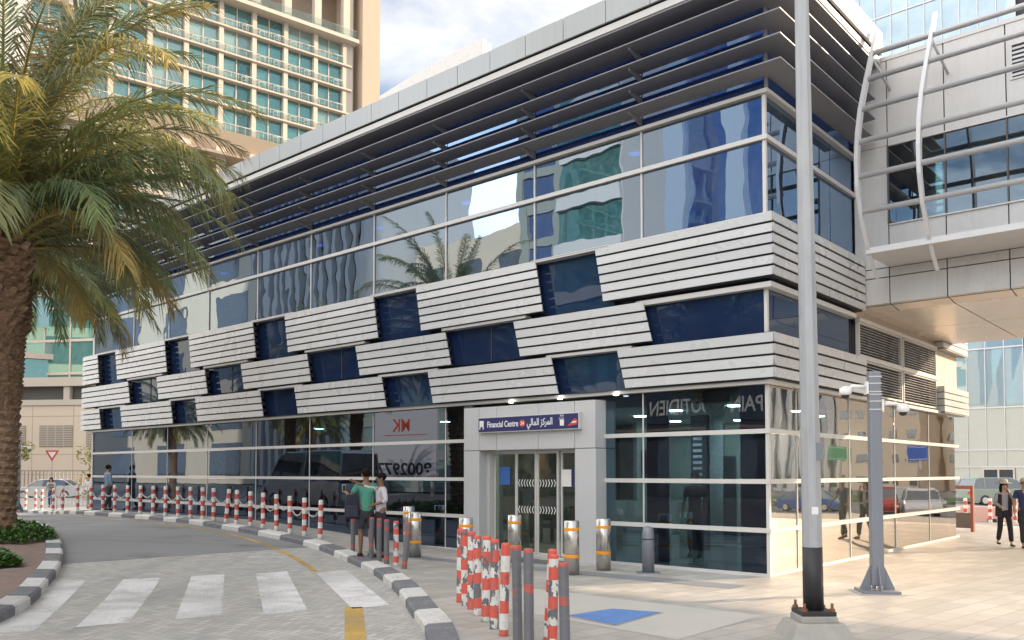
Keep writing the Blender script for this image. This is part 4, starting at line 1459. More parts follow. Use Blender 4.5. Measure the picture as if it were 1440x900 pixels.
# ---------------------------------------------------------------- palms, hedges, shrubs
def palm_crown(rng, nf, L, sun_gold=.25, leaf=.46, sun=1.0, low=60):
    mb = MB(); cols = []
    for i in range(nf):
        f = i / (nf - 1)
        az = i * 2.39996 + rng.uniform(-.2, .2)
        e0 = R(84 - low * f ** 1.05 + rng.uniform(-6, 6))
        droop = R(rng.uniform(70, 95) + 22 * (1 - f)) * (1.0 if f > .15 else .75)
        ln = L * rng.uniform(.86, 1.06) * (1.15 - .46 * f)
        n = 26
        p = Vector((math.cos(az) * .16, math.sin(az) * .16, .05 - .25 * f))
        twist = rng.uniform(-.5, .5)
        pts, dirs = [p.copy()], []
        bend = rng.uniform(-.25, .25)
        for k in range(n):
            t = (k + .5) / n
            e = e0 - droop * t ** 1.6
            a = az + bend * t * t
            d = Vector((math.cos(a) * math.cos(e), math.sin(a) * math.cos(e), math.sin(e)))
            p = p + d * (ln / n)
            pts.append(p.copy()); dirs.append(d)
        dirs.append(dirs[-1])
        r = rng.random()
        if f > .96: base = (1.25, 1.0, .8)
        elif r < sun_gold * (1.15 - f): base = (1.2 + rng.random() * .3, 1.14 + rng.random() * .15, .88)  # upper fronds turn gold more often: sunlight put into the frond colour
        elif r < .6 - .3 * f: base = (1.0, 1.02, .9)
        else: base = (.72 + .25 * rng.random(), .85 + .2 * rng.random(), 1.05)
        nb = len(mb.f)
        mb.tube(pts[::3] + [pts[-1]], [max(.006, .034 * (1 - j / 9.2)) for j in range(len(pts[::3]) + 1)], 5, cap=False)
        cols += [(1.7 * (base[0] + 1) / 2, 1.45 * (base[1] + 1) / 2, 1.0)] * (len(mb.f) - nb)
        side0 = dirs[0].cross(Vector((0, 0, 1)))
        if side0.length < .05: side0 = Vector((-math.sin(az), math.cos(az), 0))
        side0.normalize()
        side0 = Matrix.Rotation(twist, 3, dirs[0]) @ side0
        m = int(125 * ln / 4)
        for j in range(m):
            t = .10 + .90 * j / m
            x = t * n; k = min(n - 1, int(x)); q = pts[k].lerp(pts[k + 1], x - k); d = dirs[k]
            side = (side0 - d * side0.dot(d)).normalized()
            nor = side.cross(d).normalized()
            if nor.z < 0: nor = -nor
            ll = leaf * (.35 + .65 * math.sin(PI * min(1, .12 + t * .86)) ** .7) * rng.uniform(.8, 1.12)
            if t > .9: ll *= .9
            for s_ in (-1, 1):
                fw = rng.uniform(.75, 1.5) + .5 * t
                up = rng.uniform(-.25, .5)
                ld = (side * s_ + d * fw + nor * up).normalized()
                w = .0105 * rng.uniform(.8, 1.2)
                wd = (d - ld * d.dot(ld)).normalized()
                sag = Vector((0, 0, -1)) * ll * rng.uniform(.22, .85)
                a0 = q; a1 = q + ld * ll * .55 + sag * .25; a2 = q + ld * ll + sag
                b = len(mb.v)
                mb.v += [a0 - wd * w * .6, a0 + wd * w * .6, a1 + wd * w, a1 - wd * w, a2]
                mb.f += [[b, b + 1, b + 2, b + 3], [b + 3, b + 2, b + 4]]
                mb.m += [0, 0]; mb.sm += [False, False]
                v = rng.uniform(.8, 1.25)
                tipb = 1.0 + (.35 if t > .8 else 0) * sun  # frond tips brightened as if sunlit, painted into the leaflet colour
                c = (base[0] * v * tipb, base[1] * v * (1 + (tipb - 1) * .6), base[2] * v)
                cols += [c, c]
    me = mb.mesh('crown')
    return tone(me, cols)


def palm_trunk(rng, pts, rads):
    mb = MB()
    P = [Vector(p) for p in pts]
    def at(t):
        x = t * (len(P) - 1); k = min(len(P) - 2, int(x))
        return P[k].lerp(P[k + 1], x - k), rads[k] + (rads[k + 1] - rads[k]) * (x - k)
    N = 24
    rr = [at(i / N) for i in range(N + 1)]
    mb.tube([q[0] for q in rr], [q[1] for q in rr], 18)
    H = (P[-1] - P[0]).length
    rows = int(H / .115)
    for i in range(rows):
        t = (i + .5) / rows
        c, r = at(t)
        nn = 11
        top = t > .66
        for k in range(nn):
            a = 2 * PI * (k + .5 * (i % 2)) / nn + rng.uniform(-.06, .06)
            out = rng.uniform(.03, .07) if not top else rng.uniform(.05, .17)
            hh = rng.uniform(.10, .15) if not top else rng.uniform(.14, .26)
            w = r * 2 * PI / nn * .46
            Mx = Matrix.Translation(c) @ Matrix.Rotation(a, 4, 'Z')
            mb.add([(r - .02, -w, -hh * .5), (r - .02, w, -hh * .5), (r + out, w * .55, hh * .38), (r + out, -w * .55, hh * .38), (r + out * .55, 0, hh * .62), (r - .02, -w * .7, hh * .5), (r - .02, w * .7, hh * .5)],
                   [(0, 1, 2, 3), (3, 2, 4), (0, 3, 5), (1, 6, 2), (3, 4, 5), (2, 6, 4), (5, 4, 6)], 0, False, Mx)
    return mb


def palm(label, loc, h, L, seed, lean=(0, 0), nf=46, r0=.30, r1=.44, rz=0.0, sun_gold=.25, low=60, leaf=.46):
    rng = random.Random(seed)
    t = thing('date_palm', label, 'palm tree', loc, rz, 'date palms along the road')
    top = Vector((lean[0], lean[1], h))
    obj('trunk', palm_trunk(rng, [(0, 0, -.2), tuple(top * .5 + Vector((0, 0, 0))), tuple(top * .78), tuple(top)], [r0 * 1.08, r0, r0 * 1.1, r1]), M_trunk, t)
    obj('crown', palm_crown(rng, nf, L, sun_gold, leaf, 1.0, low), M_palm, t, tuple(top + Vector((0, 0, .1))))
    return t


p1 = palm('tall date palm nearest the road with thick ragged trunk and golden fronds', on(-7.18, 11.0), 4.75, 4.0, 11, (.50, 0), 96, .235, .33, 0, .45, 62, .56)
p2 = palm('date palm half hidden behind the thick trunk, with lower grey green fronds', on(-11.05, 18.5), 5.75, 4.15, 23, (.2, .1), 90, .25, .34, 1.1, .12, 84, .48)
for (u, v), sc, lab in (((24.5, -10.5), 1.0, 'date palm outside the left edge on the traffic island'), ((33.0, -13.0), 1.0, 'second date palm outside the left edge along the island'),
                        ((41, -10.5), .8, 'far date palm on the island beyond the facade end'),
                        ((27.0, -27.0), 1.0, 'date palm between the cafe and the advertising hoarding across the road'), ((51, -27), 1.0, 'date palm past the advertising hoarding across the road')):
    p = W(u, v)
    dup(p2, (p.x, p.y, ter_uv(u, v)), u * 1.7, lab, None, (sc, sc, sc))


def leaf_mound(name, label, outline, h, n, mat, seed, size=.07, kind='stuff'):
    """ground cover: many small leaves over a low mound whose plan is a polygon"""
    rng = random.Random(seed)
    xs = [p[0] for p in outline]; ys = [p[1] for p in outline]
    cx, cy = sum(xs) / len(xs), sum(ys) / len(ys)
    mb = MB(); cols = []
    def inside(x, y):
        c = False; j = len(outline) - 1
        for i in range(len(outline)):
            if (ys[i] > y) != (ys[j] > y) and x < (xs[j] - xs[i]) * (y - ys[i]) / (ys[j] - ys[i]) + xs[i]: c = not c
            j = i
        return c
    def edge(x, y):
        d = 9
        for i in range(len(outline)):
            a = Vector(outline[i]); b = Vector(outline[(i + 1) % len(outline)]); p = Vector((x, y))
            t = max(0, min(1, (p - a).dot(b - a) / max(1e-6, (b - a).length_squared)))
            d = min(d, (p - a - (b - a) * t).length)
        return d
    k = 0
    while k < n:
        x, y = rng.uniform(min(xs), max(xs)), rng.uniform(min(ys), max(ys))
        if not inside(x, y): continue
        d = edge(x, y)
        lump = .75 + .25 * math.sin(x * 5 + seed) * math.sin(y * 4.2) + .12 * math.sin(x * 13) * math.sin(y * 11 + 1)
        z = h * lump * min(1, (d / .35)) ** .5 * rng.uniform(.45, 1.03) + .01
        a = rng.uniform(0, 2 * PI); tl = rng.uniform(-.2, 1.0)
        s_ = size * rng.uniform(.6, 1.3)
        dirv = Vector((math.cos(a) * math.cos(tl), math.sin(a) * math.cos(tl), math.sin(tl)))
        sd = Vector((-math.sin(a), math.cos(a), rng.uniform(-.4, .4))) * s_ * .38
        p = Vector((x, y, ter(x, y) + z))
        b = len(mb.v)
        mb.v += [p, p + dirv * s_ * .5 + sd, p + dirv * s_, p + dirv * s_ * .5 - sd]
        mb.f.append([b, b + 1, b + 2, b + 3]); mb.m.append(0); mb.sm.append(False)
        g = rng.uniform(.7, 1.35)
        cols.append((g * rng.uniform(.85, 1.3), g, g * .9))
        k += 1
    o = obj(name, tone(mb.mesh(name), cols), mat)
    return tag(o, label, None, None, kind)


# planted beds on the island, each inside a low concrete edging
M_soil = paint('dark soil', (.06, .045, .03), .95, 0, .4, 12)
bed1 = [(-11.3, 17.3), (-10.0, 17.5), (-9.8, 18.4), (-10.5, 19.6), (-12.2, 20.6), (-14.2, 21.0), (-14.5, 18.5)]
bed2 = [(-11.0, 13.9), (-8.9, 14.1), (-8.45, 14.75), (-8.9, 15.4), (-10.0, 15.9), (-11.5, 16.2), (-12, 15)]
for bi, bed in enumerate((bed1, bed2)):
    mb = MB(); mb.prism([(x, y) for x, y in bed], 'z', -.05, .03); o = obj('planting_soil', mb, M_soil); tag(o, kind='structure')
    cxm = sum(p[0] for p in bed) / len(bed); cym = sum(p[1] for p in bed) / len(bed)
    leaf_mound('ground_cover', None, bed, .30, 7500, M_hedge, 3 + bi, .10)
    mb = MB()
    L = len(bed)
    outb = [(cxm + (x - cxm) * 1.10, cym + (y - cym) * 1.12) for x, y in bed]; inb = [(cxm + (x - cxm) * 1.02, cym + (y - cym) * 1.03) for x, y in bed]
    for i in range(L):
        j = (i + 1) % L
        mb.hexa([(*outb[i], -.05), (*outb[j], -.05), (*inb[j], -.05), (*inb[i], -.05)], [(*outb[i], .11), (*outb[j], .11), (*inb[j], .11), (*inb[i], .11)])
    tag(obj('bed_edging', mb, M_concrete), kind='structure')


def shrub(label, loc, r, h, seed, mat=None, name='shrub', trunk=.0):
    rng = random.Random(seed)
    t = thing(name, label, 'shrub' if not trunk else 'tree', loc)
    mb = MB(); cols = []
    cl = [(Vector((rng.gauss(0, .45) * r, rng.gauss(0, .45) * r, trunk + h * rng.uniform(.25, .95))), rng.uniform(.25, .5) * r) for _ in range(16)]
    for i in range(1500):
        c, cr = rng.choice(cl)
        d = Vector((rng.gauss(0, 1), rng.gauss(0, 1), rng.gauss(0, 1))).normalized() * cr * rng.uniform(.5, 1)
        p = c + d
        if p.z < .05: p.z = .05
        s_ = .10 * rng.uniform(.6, 1.4) * max(1, r)
        a = Vector((rng.gauss(0, 1), rng.gauss(0, 1), rng.gauss(0, .7))).normalized() * s_
        b_ = a.cross(Vector((rng.gauss(0, 1), rng.gauss(0, 1), 1))).normalized() * s_ * .4
        b = len(mb.v)
        mb.v += [p - a * .5, p + b_, p + a * .5, p - b_]; mb.f.append([b, b + 1, b + 2, b + 3]); mb.m.append(0); mb.sm.append(False)
        g = rng.uniform(.7, 1.3); cols.append((g, g, g))
    obj('crown', tone(mb.mesh('crown'), cols), mat or M_shrub, t)
    mb = MB()
    mb.tube([(0, 0, 0), (0, 0, max(.3, trunk + h * .3))], [.06, .04], 7)
    for k in range(4):
        a = k * 1.6; mb.tube([(0, 0, max(.15, trunk)), (math.cos(a) * r * .5, math.sin(a) * r * .5, trunk + h * .6)], [.035, .015], 5)
    obj('trunk', mb, M_trunk, t)
    return t


shrub('rounded yellow green shrub at the foot of the no stopping sign', Vector((-27.6, 57.2, -.2)), 1.3, 1.9, 5)
shrub('yellow green bush above the rounded one, beside the orange panel', Vector((-28.6, 59.6, -.2)), 1.6, 1.6, 6, None, 'shrub', 1.9)
shrub('small thin street tree left of the give way sign', Vector((-36.0, 62, -.2)), 1.2, 1.5, 7, None, 'street_tree', 2.6)
shrub('small street tree nearest the far camera mast', Vector((-40.5, 62, -.2)), 1.2, 1.3, 8, M_hedge, 'street_tree', 3.0)
# ---------------------------------------------------------------- people
def skin(nodes, edges, root, level=2):
    """grow one continuous surface over a skeleton; nodes: name -> (pos, radius or (rx, ry))"""
    names = list(nodes)
    me = bpy.data.meshes.new('skeleton')
    me.from_pydata([nodes[k][0] for k in names], [(names.index(a), names.index(b)) for a, b in edges], [])
    o = bpy.data.objects.new('skeleton', me); COL.objects.link(o)
    o.modifiers.new('s', 'SKIN').use_smooth_shade = True
    sv = me.skin_vertices[0].data
    for i, k in enumerate(names):
        r = nodes[k][1]
        sv[i].radius = r if isinstance(r, tuple) else (r, r)
        sv[i].use_root = (k == root)
    m = o.modifiers.new('u', 'SUBSURF'); m.levels = level; m.render_levels = level
    dg = bpy.context.evaluated_depsgraph_get(); dg.update()
    out = bpy.data.meshes.new_from_object(o.evaluated_get(dg))
    bpy.data.objects.remove(o)
    for p in out.polygons: p.use_smooth = True
    return out


M_skins = {k: paint('skin ' + k, c, .5, 0, .05, 12) for k, c in {'tan': (.36, .20, .12), 'brown': (.24, .125, .075), 'light': (.48, .30, .20)}.items()}
M_hair = paint('black hair', (.010, .008, .008), .85, 0, .2, 20, spec=.15)
_cloth = {}


def cloth(col):
    if col not in _cloth:
        t = NT('cloth')
        c = t.coords(); n = t.noise(c, 9, 4, .6)
        cc = t.mix(n, [x * .75 for x in col], [min(1, x * 1.15) for x in col])
        p = t.n('BsdfPrincipled', {'Base Color': cc, 'Roughness': .9, 'Normal': t.bump(n, .5, .03)})
        _cloth[col] = t.finish(p.outputs[0])
    return _cloth[col]


def hand_nodes(nd, ed, tag_, wrist, d, palm_n, curl=.5):
    """palm, four unequal bent fingers and a thumb from the side of the palm"""
    d = Vector(d).normalized(); pn = Vector(palm_n).normalized()
    side = d.cross(pn).normalized()
    w = Vector(wrist)
    k = tag_ + 'palm'
    nd[k] = (tuple(w + d * .055), (.034, .017)); ed.append((tag_ + 'wrist', k))
    for i, (off, ln) in enumerate(((-.026, .062), (-.009, .074), (.009, .070), (.025, .055))):
        a = w + d * .085 + side * off
        b = a + d * ln * .5 + pn * ln * curl * .25
        c = b + d * ln * (.5 - curl * .3) + pn * ln * curl * .5
        nd[f'{k}f{i}a'] = (tuple(a), .0095); nd[f'{k}f{i}b'] = (tuple(b), .0085); nd[f'{k}f{i}c'] = (tuple(c), .007)
        ed += [(k, f'{k}f{i}a'), (f'{k}f{i}a', f'{k}f{i}b'), (f'{k}f{i}b', f'{k}f{i}c')]
    a = w + d * .03 - side * .034; b = a + d * .035 - side * .018 + pn * .012
    nd[k + 'ta'] = (tuple(a), .011); nd[k + 'tb'] = (tuple(b), .008)
    ed += [(k, k + 'ta'), (k + 'ta', k + 'tb')]


def person(label, loc, rotz, h=1.75, skin_c='tan', shirt=(.5, .5, .5), trousers=(.05, .05, .06), legs=((0, 0), (0, 0)), armL=None, armR=None,
           sleeve='short', shorts=False, hair='short', build=1.0, shoes=(.03, .028, .026), head_turn=0.0, pointR=False, extra=None):
    """legs: forward swing of (left, right) foot and knee lift; arms: elbow and wrist positions"""
    t = thing('person', label, 'person', loc, rotz)
    t.scale = (h / 1.75,) * 3
    b = build
    armL = armL or ((-.235, -.03, 1.16), (-.25, .05, .92))
    armR = armR or ((.235, -.03, 1.16), (.25, .05, .92))
    J = {'pelvis': ((0, 0, .97), (.125 * b, .095 * b)), 'waist': ((0, 0, 1.10), (.12 * b, .088 * b)), 'chest': ((0, .0, 1.27), (.145 * b, .10 * b)), 'upper': ((0, -.01, 1.40), (.12 * b, .085)),
         'neck': ((0, .0, 1.485), .052), 'jaw': ((0, .025, 1.565), (.062, .07)), 'head': ((0, .018, 1.645), (.076, .092)), 'crown': ((0, .005, 1.72), (.055, .07))}
    E = [('pelvis', 'waist'), ('waist', 'chest'), ('chest', 'upper'), ('upper', 'neck'), ('neck', 'jaw'), ('jaw', 'head'), ('head', 'crown')]
    for s_, arm, T in ((-1, armL, 'L'), (1, armR, 'R')):
        J[T + 'sh'] = ((s_ * .175 * (.5 + b / 2), -.01, 1.405), .052 * b); J[T + 'el'] = (arm[0], .040); J[T + 'wrist'] = (arm[1], .026)
        E += [('upper', T + 'sh'), (T + 'sh', T + 'el'), (T + 'el', T + 'wrist')]
        d = Vector(arm[1]) - Vector(arm[0])
        pn = Vector((-s_, .2, 0)) if abs(d.normalized().z) > .6 else Vector((-s_ * .5, 0, -.8))
        hand_nodes(J, E, T, arm[1], d, pn - d.normalized() * pn.dot(d.normalized()), .15 if (T == 'R' and pointR) else .7)
        fw, lift = legs[0 if s_ < 0 else 1]
        hip = (s_ * .088, 0, .93); knee = (s_ * .095, fw * .5 + .03 + lift * .25, .50 + lift * .1); ank = (s_ * .10, fw - .03, .085 + lift * .5)
        J[T + 'hip'] = (hip, .085 * b); J[T + 'kn'] = (knee, .052); J[T + 'calf'] = (tuple(Vector(knee).lerp(Vector(ank), .35) + Vector((0, -.015, 0))), .055); J[T + 'an'] = (ank, .036)
        J[T + 'toe'] = ((s_ * .115, ank[1] + .15, ank[2] - .055), (.036, .022))
        E += [('pelvis', T + 'hip'), (T + 'hip', T + 'kn'), (T + 'kn', T + 'calf'), (T + 'calf', T + 'an'), (T + 'an', T + 'toe')]


    body = obj('body', skin(J, E, 'pelvis'), M_skins[skin_c], t)
    # face
    mb = MB()
    mb.ball((0, .105, 1.615), .014, .02, .026, 8, 6)
    for s_ in (-1, 1): mb.ball((s_ * .082, .01, 1.62), .012, .022, .034, 8, 6)
    obj('face', mb, M_skins[skin_c], body)
    mb = MB()
    for s_ in (-1, 1): mb.ball((s_ * .032, .098, 1.645), .013, .008, .008, 8, 6)
    mb.box(-.026, .026, .094, .101, 1.572, 1.580)
    for s_ in (-1, 1): mb.box(s_ * .032 - .02, s_ * .032 + .02, .094, .102, 1.668, 1.675)
    obj('eyes', mb, M_hair, body)
    if hair != 'cap':
        mb = MB(); mb.ball((0, -.012, 1.672), .092, .104, .092, 16, 10)
        if hair == 'long':
            mb.ball((0, -.06, 1.56), .10, .065, .17, 14, 10); mb.ball((-.075, .01, 1.56), .03, .05, .14, 10, 8); mb.ball((.075, .01, 1.56), .03, .05, .14, 10, 8)
        obj('hair', mb, M_hair, body)
    # clothes
    C = {k: (J[k][0], tuple(x + .016 for x in J[k][1]) if isinstance(J[k][1], tuple) else J[k][1] + .016) for k in ('pelvis', 'waist', 'chest', 'upper')}
    C['hemline'] = ((0, 0, .875), (.150 * b, .120 * b)); C['pelvis'] = ((0, 0, .95), (.150 * b, .120 * b)); C['waist'] = (J['waist'][0], (.145 * b, .112 * b))
    C['collar'] = ((0, 0, 1.46), .062)
    CE = [('hemline', 'pelvis'), ('pelvis', 'waist'), ('waist', 'chest'), ('chest', 'upper'), ('upper', 'collar')]
    for T in 'LR':
        C[T + 'sh'] = (J[T + 'sh'][0], .066 * b)
        sh, el, wr = Vector(J[T + 'sh'][0]), Vector(J[T + 'el'][0]), Vector(J[T + 'wrist'][0])
        CE.append(('upper', T + 'sh'))
        if sleeve == 'short':
            C[T + 'sl'] = (tuple(sh.lerp(el, .72)), .062); CE.append((T + 'sh', T + 'sl'))
        else:
            C[T + 'el'] = (tuple(el), .055); CE.append((T + 'sh', T + 'el'))
            C[T + 'cu'] = (tuple(el.lerp(wr, .35 if sleeve == 'rolled' else .9)), .047 if sleeve == 'rolled' else .04); CE.append((T + 'el', T + 'cu'))
    obj('shirt', skin(C, CE, 'waist'), cloth(shirt), t)
    C = {'pelvis': ((0, 0, 1.03), (.140 * b, .108 * b)), 'seat': ((0, -.01, .90), (.142 * b, .115 * b))}
    CE = [('pelvis', 'seat')]
    for T in 'LR':
        hp, kn, an = Vector(J[T + 'hip'][0]), Vector(J[T + 'kn'][0]), Vector(J[T + 'an'][0])
        C[T + 'th'] = (tuple(hp.lerp(kn, .25)), .098 * b); CE.append(('seat', T + 'th'))
        if shorts:
            C[T + 'hem'] = (tuple(hp.lerp(kn, .93)), .088); CE.append((T + 'th', T + 'hem'))
        else:
            C[T + 'kn'] = (tuple(kn), .072); C[T + 'hem'] = (tuple(kn.lerp(an, .92)), .062)
            CE += [(T + 'th', T + 'kn'), (T + 'kn', T + 'hem')]
    obj('trousers', skin(C, CE, 'pelvis'), cloth(trousers), t)
    for T in 'LR':
        an, toe = Vector(J[T + 'an'][0]), Vector(J[T + 'toe'][0])
        base = an.z - .085
        C = {'h': ((an.x, an.y - .035, base + .045), (.042, .04)), 'm': ((an.x, an.y + .06, base + .04), (.044, .034)), 't': ((toe.x, toe.y + .02, base + .032), (.04, .026))}
        if shorts:
            mb = MB(); mb.box(an.x - .045, an.x + .055, an.y - .08, an.y + .19, base, base + .022); mb.box(an.x - .05, an.x + .06, an.y + .05, an.y + .09, base + .0221, base + .075)
            obj('sandal', mb, cloth((.05, .03, .02)), t, bevel=.008)
        else:
            obj('shoe', skin(C, [('h', 'm'), ('m', 't')], 'h'), cloth(shoes), t)
    if extra: extra(t, body)
    return t


def backpack(loc, rotz, col=(.03, .03, .055)):
    t = thing('backpack', 'bulky navy backpack hanging from the green shirted man\'s shoulder', 'backpack', loc, rotz)
    mb = MB(); mb.hexa([(-.16, -.10, .0), (.16, -.10, .0), (.15, .08, .0), (-.15, .08, .0)], [(-.13, -.07, .50), (.13, -.07, .50), (.12, .06, .50), (-.12, .06, .50)]); obj('body', mb, cloth(col), t, bevel=.05)
    mb = MB(); mb.hexa([(-.12, -.16, .04), (.12, -.16, .04), (.13, -.1, .04), (-.13, -.1, .04)], [(-.10, -.13, .28), (.10, -.13, .28), (.12, -.08, .28), (-.12, -.08, .28)]); obj('front_pocket', mb, cloth((.04, .04, .07)), t, bevel=.025)
    mb = MB(); mb.tube([(-.06, .06, .08), (-.10, .14, .3), (-.02, .12, .56), (0, .05, .50)], .014, 8); obj('strap', mb, cloth((.02, .02, .03)), t)
    return t


g1 = on(-2.98, 17.45)
person('man in green T-shirt and dark shorts seen from behind, holding out a phone', g1, R(22), 1.80, 'brown', (.10, .36, .26), (.055, .058, .065), ((.05, 0), (-.02, 0)),
       ((-.30, .06, 1.20), (-.34, .30, 1.27)), ((.25, -.02, 1.16), (.25, .08, .92)), 'short', True)
backpack(g1 + Vector((-.27, -.12, .78)), R(15))
ph = thing('phone', 'pale mobile phone held out in the green shirted man\'s hand', 'phone', g1 + Vector((-.50, .24, 1.36)), R(22))
mb = MB(); mb.box(-.037, .037, -.005, .005, -.04, .11); obj('case', mb, M_white, ph, bevel=.004)
mb = MB(); mb.box(-.032, .032, -.0065, -.0055, -.03, .10); obj('screen', mb, M_black, ph)
person('man in white shirt with rolled sleeves and dark trousers pointing left', on(-2.66, 17.35), R(112), 1.72, 'brown', (.66, .64, .68), (.03, .03, .04), ((.0, 0), (.06, 0)),
       ((-.25, -.04, 1.17), (-.10, .17, 1.10)), ((.17, .27, 1.46), (.13, .50, 1.56)), 'rolled', False, pointR=True)


def hat(t, body):
    mb = MB(); mb.lathe([(.19, 1.70), (.20, 1.715), (.11, 1.735), (.10, 1.80), (.06, 1.825), (.0, 1.83)], 20); obj('hat', mb, cloth((.55, .48, .40)), t)


def cap(t, body):
    mb = MB(); mb.ball((0, -.005, 1.69), .098, .108, .08, 16, 8); mb.box(-.07, .07, .06, .19, 1.672, 1.684); obj('cap', mb, cloth((.5, .45, .38)), t)


def cardigan(t, body):
    mb = MB()
    for s_ in (-1, 1): mb.hexa([(s_ * .13 - .06, -.14, .80), (s_ * .13 + .06, -.14, .80), (s_ * .13 + .05, .10, .80), (s_ * .13 - .05, .10, .80)], [(s_ * .12 - .05, -.12, 1.42), (s_ * .12 + .05, -.12, 1.42), (s_ * .12 + .04, .11, 1.42), (s_ * .12 - .04, .11, 1.42)])
    obj('cardigan', mb, cloth((.03, .025, .03)), t, bevel=.03)
    hat(t, body)


person('woman with brimmed hat, dark cardigan and black trousers raising a hand to her face', on(11.63, 20.2), R(170), 1.52, 'light', (.36, .36, .37), (.02, .02, .024), ((.22, 0), (-.16, .06)),
       ((-.23, .12, 1.20), (-.06, .17, 1.50)), ((.25, .06, 1.17), (.20, .28, 1.10)), 'long', False, 'long', .88, extra=cardigan)
person('man in navy T-shirt walking with the hatted woman at the right edge', on(11.82, 19.7), R(165), 1.60, 'tan', (.03, .04, .09), (.025, .025, .03), ((-.12, .05), (.20, 0)),
       ((-.26, .05, 1.17), (-.22, .22, 1.0)), None, 'short', False, 'short', 1.05, extra=cap)


def stripes(t, body):
    mb = MB()
    for k in range(5): mb.lathe([(.155, .98 + k * .09), (.165, 1.0 + k * .09), (.155, 1.02 + k * .09)], 20, cap=False, M=Matrix.Diagonal((1.02, .80, 1, 1)))
    obj('shirt_stripe', mb, cloth((.03, .03, .035)), t)


person('long haired woman in a striped shirt and blue jeans by the chain posts', Vector((-23.75, 44.0, -.08)), R(195), 1.55, 'light', (.60, .58, .54), (.06, .11, .26), ((.15, 0), (-.1, .04)), None, None, 'short', False, 'long', .9, extra=stripes)
person('man in white shirt and khaki trousers walking away past the facade end', Vector((-20.55, 41.5, -.06)), R(-15), 1.72, 'brown', (.72, .72, .74), (.20, .19, .15), ((.18, 0), (-.14, .05)), None, None, 'long')
person('man in pale blue shirt walking between the chain posts and the glass facade', W(24.3, -.42, ter_uv(24.3, -.4)), R(-40), 1.62, 'brown', (.20, .28, .40), (.05, .055, .07), ((.15, 0), (-.15, .05)), None, None, 'long')
person('man in dark clothes standing in the lobby behind the corner glazing', W(2.45, 1.9, .03), R(150), 1.72, 'brown', (.02, .022, .03), (.02, .02, .025))
# ---------------------------------------------------------------- buildings around
def P(name, mat, boxes, parent, bevel=0):
    mb = MB()
    for b in boxes: mb.box(*b)
    return obj(name, mb, mat, parent, bevel=bevel)


# residential tower behind, upper left.  local x runs along its balcony front (away to the right), local y goes back
TW = (.78, .625)
rt = thing('residential_tower', 'beige residential tower with teal glass bays and white balcony railings', 'tower', (-34, 110, -1), math.atan2(TW[1], TW[0]))
BAY = 4.35
FH = 3.42
ZB = 46.2                      # lowest balcony slab in view
NB0, NB1 = -6, 3               # bays
xs_ = [k * BAY for k in range(NB0, NB1 + 1)]
X0, X1 = xs_[0], xs_[-1]
ztop = ZB + 5 * FH
P('core_wall', M_beige2, [(X0, X1 + 5, 3.2, 30, 0, 95)], rt)
P('end_wall', paint('darker beige tower render', (.50, .41, .32), .85, 0, .05, .3), [(X1 + 2.4, X1 + 5.2, -1.2, 3.19, 0, 110)], rt)  # end wall has its own even, darker beige
P('end_pier', M_cream, [(X1 + .35, X1 + 1.3, -.4, 3.19, ZB, 110)], rt)
P('recess_wall', M_beige, [(X1 + 1.3, X1 + 2.4, 1.4, 3.19, ZB, 110)], rt)
for k in range(-1, 6):
    z = ZB + k * FH
    if k < 0: continue
    P('balcony_slab', M_cream, [(X0, X1 + 1.0, -.7, 1.0, z - .11, z + .11)], rt)
for i, x in enumerate(xs_):
    P('pillar', M_cream, [(x - .29, x + .29, -.45, 1.2, ZB, ztop)], rt)
rng = random.Random(4)
for k in range(5):
    z = ZB + k * FH
    for i in range(NB0, NB1):
        a, b = i * BAY + .29, (i + 1) * BAY - .29
        w = P('window', M_glass_teal, [(a, b, .2, .3, z + .13, z + FH - .13)], rt)
        m = (a + b) / 2
        P('frame', M_cream, [(m - .07, m + .07, .08, .199, z + .13, z + FH - .13), (a, m - .0701, .10, .199, z + 1.30, z + 1.45), (m + .0701, b, .10, .199, z + 1.30, z + 1.45),
                              (a + .5, a + .58, .14, .1995, z + .13, z + 1.24), (b - .58, b - .5, .14, .1995, z + .13, z + 1.24)], w)
        rl = P('railing', M_railglass, [(a, b, -.70, -.68, z + .2, z + 1.0)], rt)
        mb = MB()
        mb.tube([(a, -.69, z + 1.06), (b, -.69, z + 1.06)], .03, 5)
        for q in range(5): mb.tube([(a + q * (b - a) / 4, -.69, z + .16), (a + q * (b - a) / 4, -.69, z + 1.05)], .02, 5)
        for cx in (a + .9, b - .9):           # balcony chairs and tables
            if rng.random() < .45:
                s_ = rng.uniform(.9, 1.2)
                mb.box(cx - .45 * s_, cx + .45 * s_, -.3, -.25, z + .55, z + .62); mb.box(cx - .45, cx - .37, -.3, -.2, z + .16, z + 1.1); mb.box(cx + .37, cx + .45, -.3, -.2, z + .16, z + 1.1); mb.box(cx - .42, cx + .42, -.3, -.25, z + 1.0, z + 1.1)
        obj('rail_post', mb, M_mull, rl)
